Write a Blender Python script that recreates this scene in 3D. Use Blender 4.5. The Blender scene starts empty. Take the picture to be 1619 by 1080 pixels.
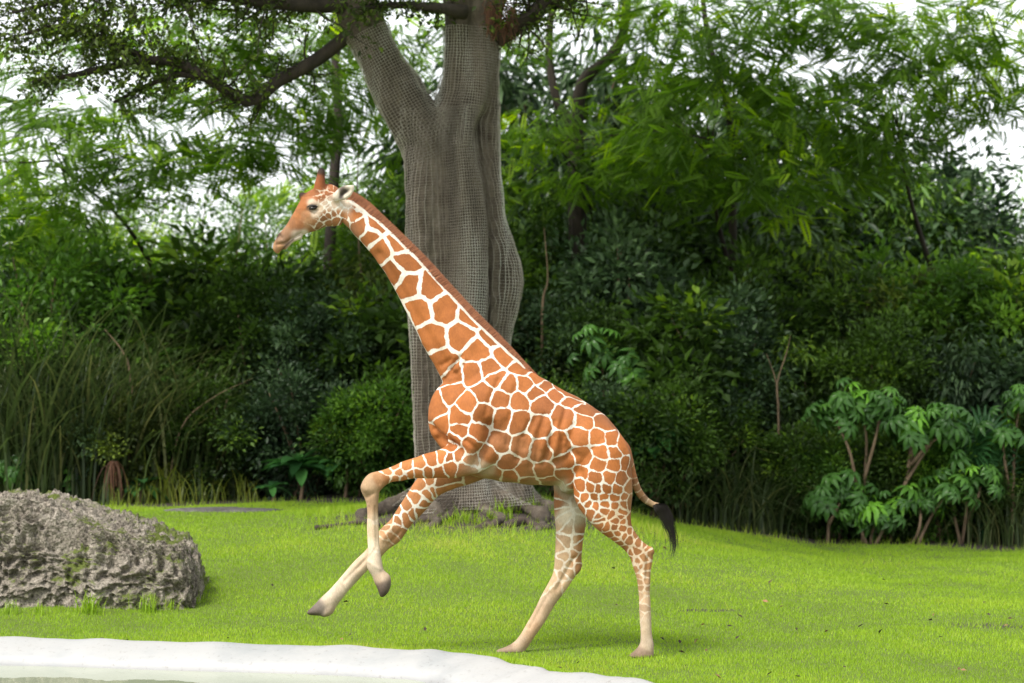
import bpy, math
import numpy as np
from mathutils import Vector
from mathutils.bvhtree import BVHTree

# ------------------------------------------------------------------ camera, sky, sun, exposure
scene = bpy.context.scene
COL = scene.collection
CAM_D, CAM_H, FPX, CX, HY = 18.0, 2.2, 3600.0, 809.5, 595.0      # distance to subject, eye height, focal length in photo pixels

cam = bpy.data.cameras.new("camera")
cam.lens = 80.05; cam.sensor_width = 36.0
cam.shift_y = (HY - 540.0) / 1619.0
cam.clip_start = 0.1; cam.clip_end = 3000
cam.dof.use_dof = True
cam.dof.focus_distance = 17.9
cam.dof.aperture_fstop = 2.2
camo = bpy.data.objects.new("camera", cam); COL.objects.link(camo)
camo.location = (0, -CAM_D, CAM_H); camo.rotation_euler = (math.radians(90), 0, 0)
scene.camera = camo

SUN_EL, SUN_AZ = math.radians(54), math.radians(220)             # azimuth clockwise from +Y: left of and behind the camera
world = bpy.data.worlds.new("World"); scene.world = world; world.use_nodes = True
wn, wl = world.node_tree.nodes, world.node_tree.links
wn.clear()
sky = wn.new("ShaderNodeTexSky"); sky.sky_type = 'NISHITA'; sky.sun_disc = False
sky.sun_elevation = SUN_EL; sky.sun_rotation = SUN_AZ
sky.air_density = 1.0; sky.dust_density = 1.0; sky.ozone_density = 1.0
hsv = wn.new("ShaderNodeHueSaturation"); hsv.inputs['Saturation'].default_value = 0.15
bg = wn.new("ShaderNodeBackground"); bg.inputs['Strength'].default_value = 0.15
wo = wn.new("ShaderNodeOutputWorld")
wl.new(sky.outputs[0], hsv.inputs['Color']); wl.new(hsv.outputs[0], bg.inputs[0]); wl.new(bg.outputs[0], wo.inputs[0])

sun = bpy.data.lights.new("sun", 'SUN'); sun.energy = 2.6; sun.angle = math.radians(16); sun.color = (1.0, 0.955, 0.88)
suno = bpy.data.objects.new("sun", sun); COL.objects.link(suno)
sd = Vector((math.sin(SUN_AZ) * math.cos(SUN_EL), math.cos(SUN_AZ) * math.cos(SUN_EL), math.sin(SUN_EL)))
suno.rotation_euler = sd.to_track_quat('Z', 'Y').to_euler(); suno.location = sd * 40

scene.cycles.max_bounces = 7; scene.cycles.diffuse_bounces = 3; scene.cycles.glossy_bounces = 3; scene.cycles.transmission_bounces = 4
vs = scene.view_settings
vs.view_transform = 'Standard'; vs.look = 'None'; vs.gamma = 1.0; vs.use_curve_mapping = False
vs.exposure = 1.0

# ------------------------------------------------------------------ helpers
rng = np.random.default_rng(11)

def P(px, py, Y):
    """photo pixel at depth Y -> world point"""
    d = Y + CAM_D
    return np.array([(px - CX) * d / FPX, Y, CAM_H - (py - HY) * d / FPX])

def PX(px, Y): return (px - CX) * (Y + CAM_D) / FPX

def smooth(a, b, x):
    t = np.clip((x - a) / (b - a), 0, 1); return t * t * (3 - 2 * t)

def mesh_np(name, V, F, smooth_shade=False, attrs=None):
    """V (n,3); F (m,3) or (m,4) int array, or list of such arrays"""
    me = bpy.data.meshes.new(name)
    V = np.asarray(V, np.float32)
    Fs = F if isinstance(F, list) else [F]
    Fs = [np.asarray(f, np.int32) for f in Fs if len(f)]
    loops = np.concatenate([f.ravel() for f in Fs])
    tot = np.concatenate([np.full(len(f), f.shape[1], np.int32) for f in Fs])
    start = np.concatenate([[0], np.cumsum(tot)[:-1]]).astype(np.int32)
    me.vertices.add(len(V)); me.vertices.foreach_set('co', V.ravel())
    me.loops.add(len(loops)); me.loops.foreach_set('vertex_index', loops)
    me.polygons.add(len(tot)); me.polygons.foreach_set('loop_start', start); me.polygons.foreach_set('loop_total', tot)
    if smooth_shade: me.polygons.foreach_set('use_smooth', np.ones(len(tot), bool))
    for k, v in (attrs or {}).items():
        v = np.asarray(v, np.float32)
        if v.ndim == 1:
            a = me.attributes.new(k, 'FLOAT', 'POINT'); a.data.foreach_set('value', v)
        else:
            a = me.attributes.new(k, 'FLOAT_COLOR', 'POINT')
            if v.shape[1] == 3: v = np.concatenate([v, np.ones((len(v), 1), np.float32)], 1)
            a.data.foreach_set('color', v.ravel())
    me.update(calc_edges=True); me.validate()
    return me

def obj(name, me, mat=None, parent=None, loc=None):
    o = bpy.data.objects.new(name, me); COL.objects.link(o)
    if mat and me and not len(me.materials): me.materials.append(mat)
    if parent: o.parent = parent
    if loc is not None: o.location = loc
    return o

def tag(o, label=None, cat=None, group=None, kind=None):
    if label: o['label'] = label
    if cat: o['category'] = cat
    if group: o['group'] = group
    if kind: o['kind'] = kind
    return o

def empty(name, loc, rz=0, s=1.0):
    o = bpy.data.objects.new(name, None); COL.objects.link(o)
    o.location = loc; o.rotation_euler = (0, 0, rz); o.scale = (s, s, s); o.empty_display_size = 0.1
    return o

def copy_tree(o, parent=None):
    c = o.copy(); COL.objects.link(c); c.parent = parent
    for ch in [x for x in o.children]: copy_tree(ch, c)
    return c

class Soup:
    """collects vertex/face arrays"""
    def __init__(s): s.V = []; s.T = []; s.Q = []; s.n = 0; s.A = []
    def add(s, V, T=None, Q=None, a=0.0):
        V = np.asarray(V, float).reshape(-1, 3)
        if T is not None and len(T): s.T.append(np.asarray(T, int).reshape(-1, 3) + s.n)
        if Q is not None and len(Q): s.Q.append(np.asarray(Q, int).reshape(-1, 4) + s.n)
        s.V.append(V); s.A.append(np.broadcast_to(np.asarray(a, float), (len(V),))); s.n += len(V)
    def mesh(s, name, smooth_shade=False, attr='tint'):
        F = []
        if s.T: F.append(np.concatenate(s.T))
        if s.Q: F.append(np.concatenate(s.Q))
        return mesh_np(name, np.concatenate(s.V), F, smooth_shade, {attr: np.concatenate(s.A)} if attr else None)

def catmull(K, sub):
    """K (n,m) control rows -> interpolated rows"""
    K = np.asarray(K, float)
    E = np.vstack([2 * K[0] - K[1], K, 2 * K[-1] - K[-2]])
    out = []
    for i in range(1, len(E) - 2):
        p0, p1, p2, p3 = E[i - 1:i + 3]
        for t in np.linspace(0, 1, sub, endpoint=False):
            out.append(0.5 * ((2 * p1) + (p2 - p0) * t + (2 * p0 - 5 * p1 + 4 * p2 - p3) * t * t + (3 * p1 - p0 - 3 * p2 + p3) * t ** 3))
    out.append(K[-1])
    return np.array(out)

def ring_faces(nr, ns):
    i = np.arange(nr - 1)[:, None]; j = np.arange(ns)[None, :]
    a = i * ns + j; b = i * ns + (j + 1) % ns
    return np.stack([a, b, b + ns, a + ns], -1).reshape(-1, 4)

def tube(path, radii, ns=8, sub=1, cap=True, wob=0.0):
    """tapered tube along a 3D path -> V, T, Q"""
    K = np.column_stack([np.asarray(path, float), np.asarray(radii, float)])
    if sub > 1: K = catmull(K, sub)
    C, R = K[:, :3], np.maximum(K[:, 3], 0.0008)
    Tn = np.gradient(C, axis=0); Tn /= np.linalg.norm(Tn, axis=1)[:, None] + 1e-9
    ref = np.array([0., 1., 0.]) if abs(Tn[0][1]) < 0.8 else np.array([1., 0., 0.])
    V = []; u = ref
    ang = np.linspace(0, 2 * np.pi, ns, endpoint=False)
    for c, r, t in zip(C, R, Tn):
        u = u - t * np.dot(u, t); u /= np.linalg.norm(u) + 1e-9
        w = np.cross(t, u)
        rr = r * (1 + wob * rng.normal(size=ns)) if wob else r
        V.append(c + (np.cos(ang) * rr)[:, None] * u + (np.sin(ang) * rr)[:, None] * w)
    V = np.concatenate(V); n = len(C)
    Q = ring_faces(n, ns); T = []
    if cap:
        V = np.vstack([V, C[0], C[-1]])
        j = np.arange(ns); k = (j + 1) % ns
        T = np.concatenate([np.stack([np.full(ns, n * ns), k, j], -1), np.stack([np.full(ns, n * ns + 1), (n - 1) * ns + j, (n - 1) * ns + k], -1)])
    return V, T, Q

def inst(tv, tf, pos, R, s):
    """stamp a small template many times: returns V, F"""
    n, k = len(pos), len(tv)
    V = np.einsum('nij,kj->nki', R, tv) * np.asarray(s).reshape(-1, 1, 1) + pos[:, None, :]
    F = (tf[None] + (np.arange(n) * k)[:, None, None]).reshape(-1, tf.shape[1])
    return V.reshape(-1, 3), F

def frames(direc, up):
    """rotation matrices: local +Y along direc, local +Z near up"""
    y = direc / (np.linalg.norm(direc, axis=1)[:, None] + 1e-9)
    x = np.cross(y, up); x /= np.linalg.norm(x, axis=1)[:, None] + 1e-9
    z = np.cross(x, y)
    return np.stack([x, y, z], -1)

def unit(v): return v / (np.linalg.norm(v, axis=-1, keepdims=True) + 1e-9)

def vnoise(p, seed=0):
    """cheap smooth noise from summed sines, p (n,3)"""
    r = np.random.default_rng(seed); o = 0
    for _ in range(7):
        k = r.normal(size=3); o = o + np.sin(p @ k * 1.6 + r.uniform(0, 6.28))
    return o / 3.5

# ------------------------------------------------------------------ materials
def new_mat(name):
    m = bpy.data.materials.new(name); m.use_nodes = True
    nt = m.node_tree; nt.nodes.clear()
    out = nt.nodes.new('ShaderNodeOutputMaterial')
    b = nt.nodes.new('ShaderNodeBsdfPrincipled')
    nt.links.new(b.outputs[0], out.inputs[0])
    return m, nt, b, out

def node(nt, typ, **kw):
    n = nt.nodes.new(typ)
    for k, v in kw.items():
        if k.startswith('_'): n.inputs[k[1:]].default_value = v
        else: setattr(n, k, v)
    return n

def ramp(nt, stops, interp='LINEAR'):
    n = nt.nodes.new('ShaderNodeValToRGB'); cr = n.color_ramp; cr.interpolation = interp
    while len(cr.elements) > 1: cr.elements.remove(cr.elements[-1])
    cr.elements[0].position = stops[0][0]; cr.elements[0].color = (*stops[0][1], 1)
    for p, c in stops[1:]:
        e = cr.elements.new(p); e.color = (*c, 1)
    return n

def noise(nt, scale, detail=4, rough=0.6, coord=None, mapping=None):
    n = nt.nodes.new('ShaderNodeTexNoise'); n.inputs['Scale'].default_value = scale
    n.inputs['Detail'].default_value = detail; n.inputs['Roughness'].default_value = rough
    if coord is None:
        coord = nt.nodes.new('ShaderNodeTexCoord').outputs['Object']
    if mapping:
        mp = nt.nodes.new('ShaderNodeMapping'); mp.inputs['Scale'].default_value = mapping
        nt.links.new(coord, mp.inputs[0]); coord = mp.outputs[0]
    nt.links.new(coord, n.inputs['Vector'])
    return n

def bump(nt, b, height, strength=0.5, dist=0.02):
    n = nt.nodes.new('ShaderNodeBump'); n.inputs['Strength'].default_value = strength; n.inputs['Distance'].default_value = dist
    nt.links.new(height, n.inputs['Height']); nt.links.new(n.outputs[0], b.inputs['Normal'])

def leaf_mat(name, stops, trans=0.35, rough=0.45):
    """foliage: colour from the per-leaf 'tint' attribute, part of the light passes through"""
    m, nt, b, out = new_mat(name)
    a = node(nt, 'ShaderNodeAttribute', attribute_name='tint')
    oi = node(nt, 'ShaderNodeObjectInfo')
    ad = node(nt, 'ShaderNodeMath', operation='MULTIPLY_ADD'); ad.inputs[1].default_value = 0.16; 
    nt.links.new(oi.outputs['Random'], ad.inputs[0]); 
    sb = node(nt, 'ShaderNodeMath', operation='SUBTRACT'); sb.inputs[1].default_value = 0.08
    nt.links.new(a.outputs['Fac'], ad.inputs[2]); nt.links.new(ad.outputs[0], sb.inputs[0])
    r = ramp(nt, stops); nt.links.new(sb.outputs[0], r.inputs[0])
    nt.links.new(r.outputs[0], b.inputs['Base Color'])
    b.inputs['Roughness'].default_value = rough; b.inputs['Specular IOR Level'].default_value = 0.3
    t = node(nt, 'ShaderNodeBsdfTranslucent')
    hs = node(nt, 'ShaderNodeHueSaturation', _Value=1.35, _Saturation=1.1); nt.links.new(r.outputs[0], hs.inputs['Color'])
    nt.links.new(hs.outputs[0], t.inputs[0])
    mx = node(nt, 'ShaderNodeMixShader'); mx.inputs[0].default_value = trans
    nt.links.new(b.outputs[0], mx.inputs[1]); nt.links.new(t.outputs[0], mx.inputs[2]); nt.links.new(mx.outputs[0], out.inputs[0])
    return m

def bark_mat(name, c0, c1, scale=6, stretch=(1, 1, 0.25)):
    m, nt, b, out = new_mat(name)
    n = noise(nt, scale, 8, 0.65, mapping=stretch)
    r = ramp(nt, [(0.3, c0), (0.7, c1)]); nt.links.new(n.outputs[0], r.inputs[0])
    nt.links.new(r.outputs[0], b.inputs['Base Color']); b.inputs['Roughness'].default_value = 0.9
    bump(nt, b, n.outputs[0], 0.8, 0.03)
    return m

M = {}
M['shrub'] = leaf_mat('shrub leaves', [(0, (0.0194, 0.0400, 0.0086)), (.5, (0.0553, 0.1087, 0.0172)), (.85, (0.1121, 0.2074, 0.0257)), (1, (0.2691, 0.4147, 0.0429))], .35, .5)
M['shrub_light'] = leaf_mat('light shrub leaves', [(0, (0.0379, 0.0885, 0.0152)), (.5, (0.0949, 0.2024, 0.0278)), (1, (0.2530, 0.4301, 0.0506))], .4)
M['feather'] = leaf_mat('feathery leaves', [(0, (0.0473, 0.0941, 0.0167)), (.5, (0.1244, 0.2287, 0.0304)), (.88, (0.2115, 0.3529, 0.0394)), (1, (0.3981, 0.5750, 0.0455))], .6)
M['small'] = leaf_mat('small dark leaves', [(0, (0.0375, 0.0562, 0.0150)), (.7, (0.0938, 0.1375, 0.0275)), (1, (0.2000, 0.2750, 0.0375))], .45)
M['shrub_grey'] = leaf_mat('blue-grey shrub leaves', [(0, (0.0192, 0.0384, 0.0192)), (.5, (0.0540, 0.0984, 0.0408)), (1, (0.1440, 0.2280, 0.0900))], .25, .4)
M['shrub_olive'] = leaf_mat('olive shrub leaves', [(0, (0.0206, 0.0330, 0.0088)), (.5, (0.0654, 0.0935, 0.0176)), (1, (0.2057, 0.2860, 0.0385))], .35, .5)
M['schef'] = leaf_mat('umbrella leaves', [(0, (0.0324, 0.0789, 0.0219)), (.6, (0.0709, 0.1755, 0.0340)), (1, (0.1822, 0.4212, 0.0365))], .25, .3)
M['broad'] = leaf_mat('broad leaves', [(0, (0.0240, 0.0750, 0.0270)), (1, (0.0675, 0.1950, 0.0450))], .25, .3)
M['reed'] = leaf_mat('tall grass blades', [(0, (0.0255, 0.0425, 0.0153)), (.5, (0.0723, 0.1062, 0.0340)), (1, (0.2210, 0.2125, 0.0850))], .3)
M['yellow_reed'] = leaf_mat('yellow grass blades', [(0, (.06, .08, .02)), (.5, (.16, .2, .03)), (1, (.3, .3, .06))], .3)
M['dead'] = leaf_mat('dead frond', [(0, (.045, .022, .013)), (1, (.17, .075, .042))], .15, .8)
M['lawn'] = leaf_mat('lawn blades', [(0, (.15, .24, .02)), (.5, (.265, .42, .026)), (.85, (.345, .47, .035)), (1, (.46, .47, .10))], .4, .55)
m, nt, b, out = new_mat('mottled trunk bark'); M['bark'] = m
n1 = noise(nt, 3.0, 9, .7, mapping=(1, 1, .12)); n2 = noise(nt, 5, 8, .7); n3 = noise(nt, 28, 6, .75, mapping=(1, 1, .4))
r1 = ramp(nt, [(.32, (.03, .022, .016)), (.5, (.115, .09, .068)), (.68, (.23, .19, .15))]); nt.links.new(n1.outputs[0], r1.inputs[0])
r2 = ramp(nt, [(.35, (.55, .5, .45)), (.55, (1, 1, 1)), (.7, (1.35, 1.35, 1.3))]); nt.links.new(n2.outputs[0], r2.inputs[0])
mu = node(nt, 'ShaderNodeMixRGB', blend_type='MULTIPLY', _Fac=1.0); nt.links.new(r1.outputs[0], mu.inputs[1]); nt.links.new(r2.outputs[0], mu.inputs[2])
nt.links.new(mu.outputs[0], b.inputs['Base Color']); b.inputs['Roughness'].default_value = .95
ad = node(nt, 'ShaderNodeMath', operation='ADD'); nt.links.new(n1.outputs[0], ad.inputs[0]); nt.links.new(n3.outputs[0], ad.inputs[1]); bump(nt, b, ad.outputs[0], 1.0, .05)
M['dark_bark'] = bark_mat('dark branch bark', (.014, .010, .008), (.05, .036, .027), 9)
M['stem'] = bark_mat('pale stem bark', (.09, .06, .035), (.24, .165, .1), 14)
M['root'] = bark_mat('root bark', (.022, .015, .012), (.085, .06, .047), 8, (1, 1, 1))

# ------------------------------------------------------------------ terrain, pool, rim, water
TREE = np.array([PX(738, 9.0), 9.0])
HB = np.array([(-14, .35), (-6.7, .39), (-5.5, .44), (-2.1, .56), (-.2, .62), (1.0, .5), (2.1, .28), (4.1, -.05), (6.7, -.07), (14, -.05)])

pool_k = [(-3.92, -.57), (-3.23, -.65), (-2.43, -.86), (-1.46, -1.06), (-.79, -1.29), (-.32, -1.56), (.05, -2.18), (.26, -2.52), (.64, -2.78),
          (.95, -3.15), (1.7, -4.6), (2.1, -7.0), (1.2, -9.6), (-1.6, -11.2), (-5.5, -11.4), (-9.5, -9.4), (-11.2, -6.0), (-10.2, -2.6), (-7.6, -.9), (-5.5, -.5)]
def closed_curve(K, sub):
    K = np.asarray(K, float); n = len(K); out = []
    for i in range(n):
        p0, p1, p2, p3 = K[i - 1], K[i], K[(i + 1) % n], K[(i + 2) % n]
        for t in np.linspace(0, 1, sub, endpoint=False):
            out.append(0.5 * ((2 * p1) + (p2 - p0) * t + (2 * p0 - 5 * p1 + 4 * p2 - p3) * t * t + (3 * p1 - p0 - 3 * p2 + p3) * t ** 3))
    return np.array(out)
POOL = closed_curve(pool_k, 20)

def pool_sd(X, Y):
    """signed distance to the rim crest line, positive outside"""
    pts = np.column_stack([np.ravel(X), np.ravel(Y)]); out = np.empty(len(pts))
    A = POOL; B = np.roll(POOL, -1, 0)
    for s in range(0, len(pts), 20000):
        q = pts[s:s + 20000]
        ab = B - A; t = np.clip(((q[:, None] - A) * ab).sum(-1) / (ab * ab).sum(-1), 0, 1)
        dd = np.linalg.norm(q[:, None] - (A + t[..., None] * ab), axis=-1).min(1)
        cond = (A[None, :, 1] > q[:, None, 1]) != (B[None, :, 1] > q[:, None, 1])
        xi = (B[:, 0] - A[:, 0]) * (q[:, None, 1] - A[:, 1]) / (B[:, 1] - A[:, 1] + 1e-12) + A[:, 0]
        inside = ((cond & (q[:, None, 0] < xi)).sum(1) % 2) == 1
        out[s:s + 20000] = np.where(inside, -dd, dd)
    return out.reshape(np.shape(X))

def land(X, Y):
    X = np.asarray(X, float); Y = np.asarray(Y, float)
    z = np.interp(X, HB[:, 0], HB[:, 1]) * smooth(1.2, 11.0, Y) * (1 - .6 * smooth(16, 40, Y))
    r = np.hypot((X - TREE[0]) / 1.5, (Y - TREE[1]))
    z = z + .14 * np.exp(-(r / 1.0) ** 2)
    z = z + .018 * np.sin(X * 1.3 + Y * .7) * smooth(1, 4, np.abs(Y + .2)) + .012 * np.sin(X * 2.9 - Y * 1.7) * smooth(.5, 3, np.abs(Y + .2))
    return z

def ground_z(X, Y, sd=None):
    if sd is None:
        near = (np.asarray(Y) < 1.5) & (np.asarray(Y) > -14) & (np.abs(np.asarray(X) + 4) < 9)
        sd = np.full(np.shape(X), 5.0)
        if near.any(): sd[near] = pool_sd(np.asarray(X)[near], np.asarray(Y)[near])
    z = land(X, Y)
    z = z + .16 * (1 - smooth(.1, .9, sd)) * (sd > -.15)
    return np.where(sd < -.15, -.75, np.where(sd < 0, np.minimum(z, .0), z))

def gz(x, y): return float(ground_z(np.array([x]), np.array([y]))[0])

def lines(a, b, step, far):
    c = np.arange(a, b + 1e-6, step); g = []
    s = step; p = c[-1]
    while p < far: s *= 1.28; p += s; g.append(p)
    h = []; s = step; p = c[0]
    while p > -far: s *= 1.28; p -= s; h.append(p)
    return np.concatenate([h[::-1], c, g])
xs, ys = lines(-9, 9, .11, 900), lines(-5, 15, .11, 900)
GX, GY = np.meshgrid(xs, ys)
GZ = ground_z(GX, GY)
nx, ny = len(xs), len(ys)
i, j = np.meshgrid(np.arange(ny - 1), np.arange(nx - 1), indexing='ij')
a = (i * nx + j).ravel()
soil = np.clip(1.25 - np.hypot((GX - TREE[0] - .15) / 2.3, (GY - TREE[1] + .3) / 1.25), 0, 1) + smooth(11.6, 12.4, GY + .25 * np.sin(GX * 2.3))
soil = soil + .8 * np.exp(-(((GX - PX(1110, 3.2)) / .35) ** 2 + ((GY - 3.2) / .16) ** 2)) + .6 * np.exp(-(((GX - PX(1570, 2.0)) / .5) ** 2 + ((GY - 2.0) / .3) ** 2))
SOIL = np.clip(soil, 0, 1)
m, nt, b, out = new_mat('lawn soil')
at_ = node(nt, 'ShaderNodeAttribute', attribute_name='soil')
n1 = noise(nt, 3.0, 8, .65); n2 = noise(nt, 40, 6, .7)
g = ramp(nt, [(.25, (.06, .085, .01)), (.6, (.12, .18, .014)), (.85, (.18, .2, .035))]); nt.links.new(n2.outputs[0], g.inputs[0])
s_ = ramp(nt, [(.3, (.018, .013, .011)), (.7, (.075, .055, .043))]); nt.links.new(n2.outputs[0], s_.inputs[0])
ma = node(nt, 'ShaderNodeMath', operation='MULTIPLY_ADD'); ma.inputs[1].default_value = .7; nt.links.new(n1.outputs[0], ma.inputs[0]); nt.links.new(at_.outputs['Fac'], ma.inputs[2])
mr = node(nt, 'ShaderNodeMapRange'); mr.inputs['From Min'].default_value = .62; mr.inputs['From Max'].default_value = .95
nt.links.new(ma.outputs[0], mr.inputs[0])
mx = node(nt, 'ShaderNodeMixRGB'); nt.links.new(mr.outputs[0], mx.inputs[0]); nt.links.new(g.outputs[0], mx.inputs[1]); nt.links.new(s_.outputs[0], mx.inputs[2])
nt.links.new(mx.outputs[0], b.inputs['Base Color']); b.inputs['Roughness'].default_value = .95
bump(nt, b, n2.outputs[0], .8, .03)
ground = obj('ground', mesh_np('ground', np.column_stack([GX.ravel(), GY.ravel(), GZ.ravel()]), np.stack([a, a + 1, a + 1 + nx, a + nx], -1), True, {'soil': SOIL.ravel()}), m)
tag(ground, 'gently mounded green lawn running back to the dark thicket', kind='structure')

# pool rim: one swept profile with slightly wavering crest
nrm = np.roll(POOL, -1, 0) - np.roll(POOL, 1, 0); nrm = np.column_stack([nrm[:, 1], -nrm[:, 0]]); nrm /= np.linalg.norm(nrm, axis=1)[:, None]
if pool_sd(*(POOL[:1] + nrm[:1] * .05).T)[0] < 0: nrm = -nrm
prof = np.array([(-.62, -.8), (-.44, -.1), (-.405, .04), (-.39, .085), (-.355, .112), (-.22, .152), (-.08, .19), (0, .2), (.05, .19), (.09, .15), (.11, .02), (.13, -.2)])
npf = len(prof); L = len(POOL); arc = np.arange(L) / L * 2 * np.pi
V = []
for k, (o_, z_) in enumerate(prof):
    wv = .016 * np.sin(arc * 13 + k * .05) + .008 * np.sin(arc * 23 + 1 + k * .05)
    zz = z_ + (.006 * np.sin(arc * 19 + .7) + .003 * np.sin(arc * 37 + k * .1)) * (z_ > .06)
    V.append(np.column_stack([POOL + nrm * (o_ + wv)[:, None], zz]))
V = np.concatenate(V); Q = []
for k in range(npf - 1):
    q = np.arange(L); q2 = (q + 1) % L
    Q.append(np.stack([k * L + q, k * L + q2, (k + 1) * L + q2, (k + 1) * L + q], -1))
m, nt, b, out = new_mat('white painted rim')
n1 = noise(nt, 1.6, 6, .6); n2 = noise(nt, 24, 6, .7)
c = ramp(nt, [(.3, (.28, .29, .292)), (.5, (.35, .349, .342)), (.75, (.365, .358, .345))]); nt.links.new(n1.outputs[0], c.inputs[0])
d_ = ramp(nt, [(.3, (.35, .3, .24)), (.42, (1, 1, 1))]); nt.links.new(n2.outputs[0], d_.inputs[0])
mu = node(nt, 'ShaderNodeMixRGB', blend_type='MULTIPLY', _Fac=.55); nt.links.new(c.outputs[0], mu.inputs[1]); nt.links.new(d_.outputs[0], mu.inputs[2])
nt.links.new(mu.outputs[0], b.inputs['Base Color']); b.inputs['Roughness'].default_value = .55
bump(nt, b, n2.outputs[0], .25, .01)
rim = obj('pool_rim', mesh_np('pool_rim', V, np.concatenate(Q), True), m)
tag(rim, 'low white rounded rim curving along the edge of the pool', 'pool rim')

inner = POOL - nrm * .5
cen = np.array([-4.5, -6.0]); wv_ = np.vstack([np.column_stack([inner, np.full(L, .05)]), [[cen[0], cen[1], .05]]])
q = np.arange(L)
m, nt, b, out = new_mat('murky pool water')
b.inputs['Base Color'].default_value = (.27, .30, .21, 1); b.inputs['Roughness'].default_value = .02; b.inputs['IOR'].default_value = 1.33
n1 = noise(nt, 5, 3, .5, mapping=(1, .4, 1)); bump(nt, b, n1.outputs[0], .06, .02)
tag(obj('water', mesh_np('water', wv_, np.stack([q, (q + 1) % L, np.full(L, L)], -1), True), m), 'still murky green pool water inside the white rim', kind='structure')

# ------------------------------------------------------------------ giraffe
G = Soup()
def loft(stations, ns=28, sub=5):
    """stations: rows (cx, cy, ux, uy, half_u, half_w, Yc, sq) in photo pixels (u in-plane unit), half_w and Yc in metres"""
    K = catmull(np.array(stations, float), sub)
    ang = np.linspace(0, 2 * np.pi, ns, endpoint=False)
    V = []
    for cx, cy, ux, uy, hu, hw, Yc in K:
        l = math.hypot(ux, uy); ux /= l; uy /= l
        hu = max(hu, .6); hw = max(hw, .004)
        c = P(cx, cy, Yc); k = (Yc + CAM_D) / FPX
        u = np.array([ux * k, 0, -uy * k]) * hu
        V.append(c + np.cos(ang)[:, None] * u + (np.sin(ang) * hw)[:, None] * np.array([0, 1, 0]))
    n = len(V); C = [v.mean(0) for v in V]
    V = np.vstack(V + [C[0][None], C[-1][None]])
    j = np.arange(ns); k = (j + 1) % ns
    T = np.concatenate([np.stack([np.full(ns, n * ns), k, j], -1), np.stack([np.full(ns, n * ns + 1), (n - 1) * ns + j, (n - 1) * ns + k], -1)])
    G.add(V, T, ring_faces(n, ns))

def pairs(rows, Yc=0.0, **kw):
    """rows: (x_top, y_top, x_bot, y_bot, half_width[, Yc])"""
    out = []
    for r in rows:
        xt, yt, xb, yb, w = r[:5]; y = r[5] if len(r) > 5 else Yc
        l = math.hypot(xt - xb, yt - yb)
        out.append(((xt + xb) / 2, (yt + yb) / 2, (xt - xb) / l, (yt - yb) / l, l / 2, w, y))
    loft(out, **kw)

def limb(rows, **kw):
    """rows: (x, y, r_px, half_width_m, Yc) along a path"""
    A = np.array(rows, float); t = np.gradient(A[:, :2], axis=0); t /= np.linalg.norm(t, axis=1)[:, None] + 1e-9
    loft([(a[0], a[1], -tt[1], tt[0], a[2], a[3], a[4]) for a, tt in zip(A, t)], **kw)

def slices(rows, **kw):
    """rows: (y, x_left, x_right, half_width, Yc): horizontal slices"""
    loft([((l + r) / 2, y, 1, 0, (r - l) / 2, w, yc) for y, l, r, w, yc in rows], **kw)

# trunk of the body (vertical slices, front to back)
pairs([(677, 640, 677, 668, .05), (684, 624, 684, 688, .13), (698, 606, 698, 708, .185), (720, 585, 718, 735, .225), (750, 566, 748, 750, .265), (790, 566, 788, 758, .30),
       (830, 580, 828, 764, .325), (868, 602, 868, 766, .33), (905, 622, 905, 762, .32), (938, 641, 936, 756, .295), (964, 661, 960, 752, .26), (985, 688, 980, 745, .20),
       (996, 712, 993, 742, .12), (1001, 728, 1000, 738, .04)])
# neck (perpendicular pairs)
pairs([(548, 312, 540, 345, .05), (558, 314, 546, 353, .068), (594, 341, 577, 387, .075), (632, 377, 605, 426, .085), (672, 417, 632, 469, .098), (712, 461, 655, 516, .115),
       (752, 503, 676, 556, .14), (792, 541, 695, 592, .175), (832, 580, 708, 622, .215), (860, 612, 712, 660, .23)])
# head: zoom coordinates (420,250), 5.397 per px
hz = [(690, 335, 640, 555, .065), (610, 240, 585, 566, .08), (530, 212, 512, 572, .092), (430, 235, 435, 603, .098), (345, 290, 368, 622, .094), (287, 368, 318, 646, .075), (238, 455, 262, 676, .058),
      (190, 545, 222, 700, .05), (142, 603, 182, 742, .052), (100, 642, 150, 765, .05), (84, 690, 118, 786, .036), (84, 730, 104, 770, .015)]
pairs([(420 + a / 5.397, 250 + b_ / 5.397, 420 + c_ / 5.397, 250 + d_ / 5.397, w) for a, b_, c_, d_, w in hz])
# lower jaw and lips
limb([(475, 368, 8, .04, 0), (460, 376, 6, .034, 0), (452, 384, 6, .03, 0), (448, 391, 3.5, .02, 0)])
limb([(447, 376, 9, .04, 0), (440, 385, 8, .04, 0), (438, 393, 6, .03, 0), (440, 399, 2, .01, 0)])
for s in (-1, 1):
    limb([(506, 302, 12, .04, .035 * s), (506, 290, 8.5, .035, .045 * s), (507, 278, 6.2, .03, .05 * s), (508, 268, 5.6, .028, .055 * s), (508, 263, 3, .015, .055 * s)])      # ossicones
    limb([(526, 313, 6, .03, .075 * s), (535, 308, 8.5, .026, .105 * s), (543, 303, 10.5, .02, .13 * s), (550, 299, 9.5, .016, .15 * s), (556, 294, 6, .013, .16 * s), (559.5, 291, 1.5, .008, .165 * s)])  # ears
    limb([(500, 318, 6, .03, .07 * s), (492, 320, 8, .03, .075 * s), (484, 327, 4, .02, .065 * s)])      # brow
limb([(484, 312, 7, .03, 0), (477, 306, 5, .03, 0), (475, 303, 2.5, .015, 0)])
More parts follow.
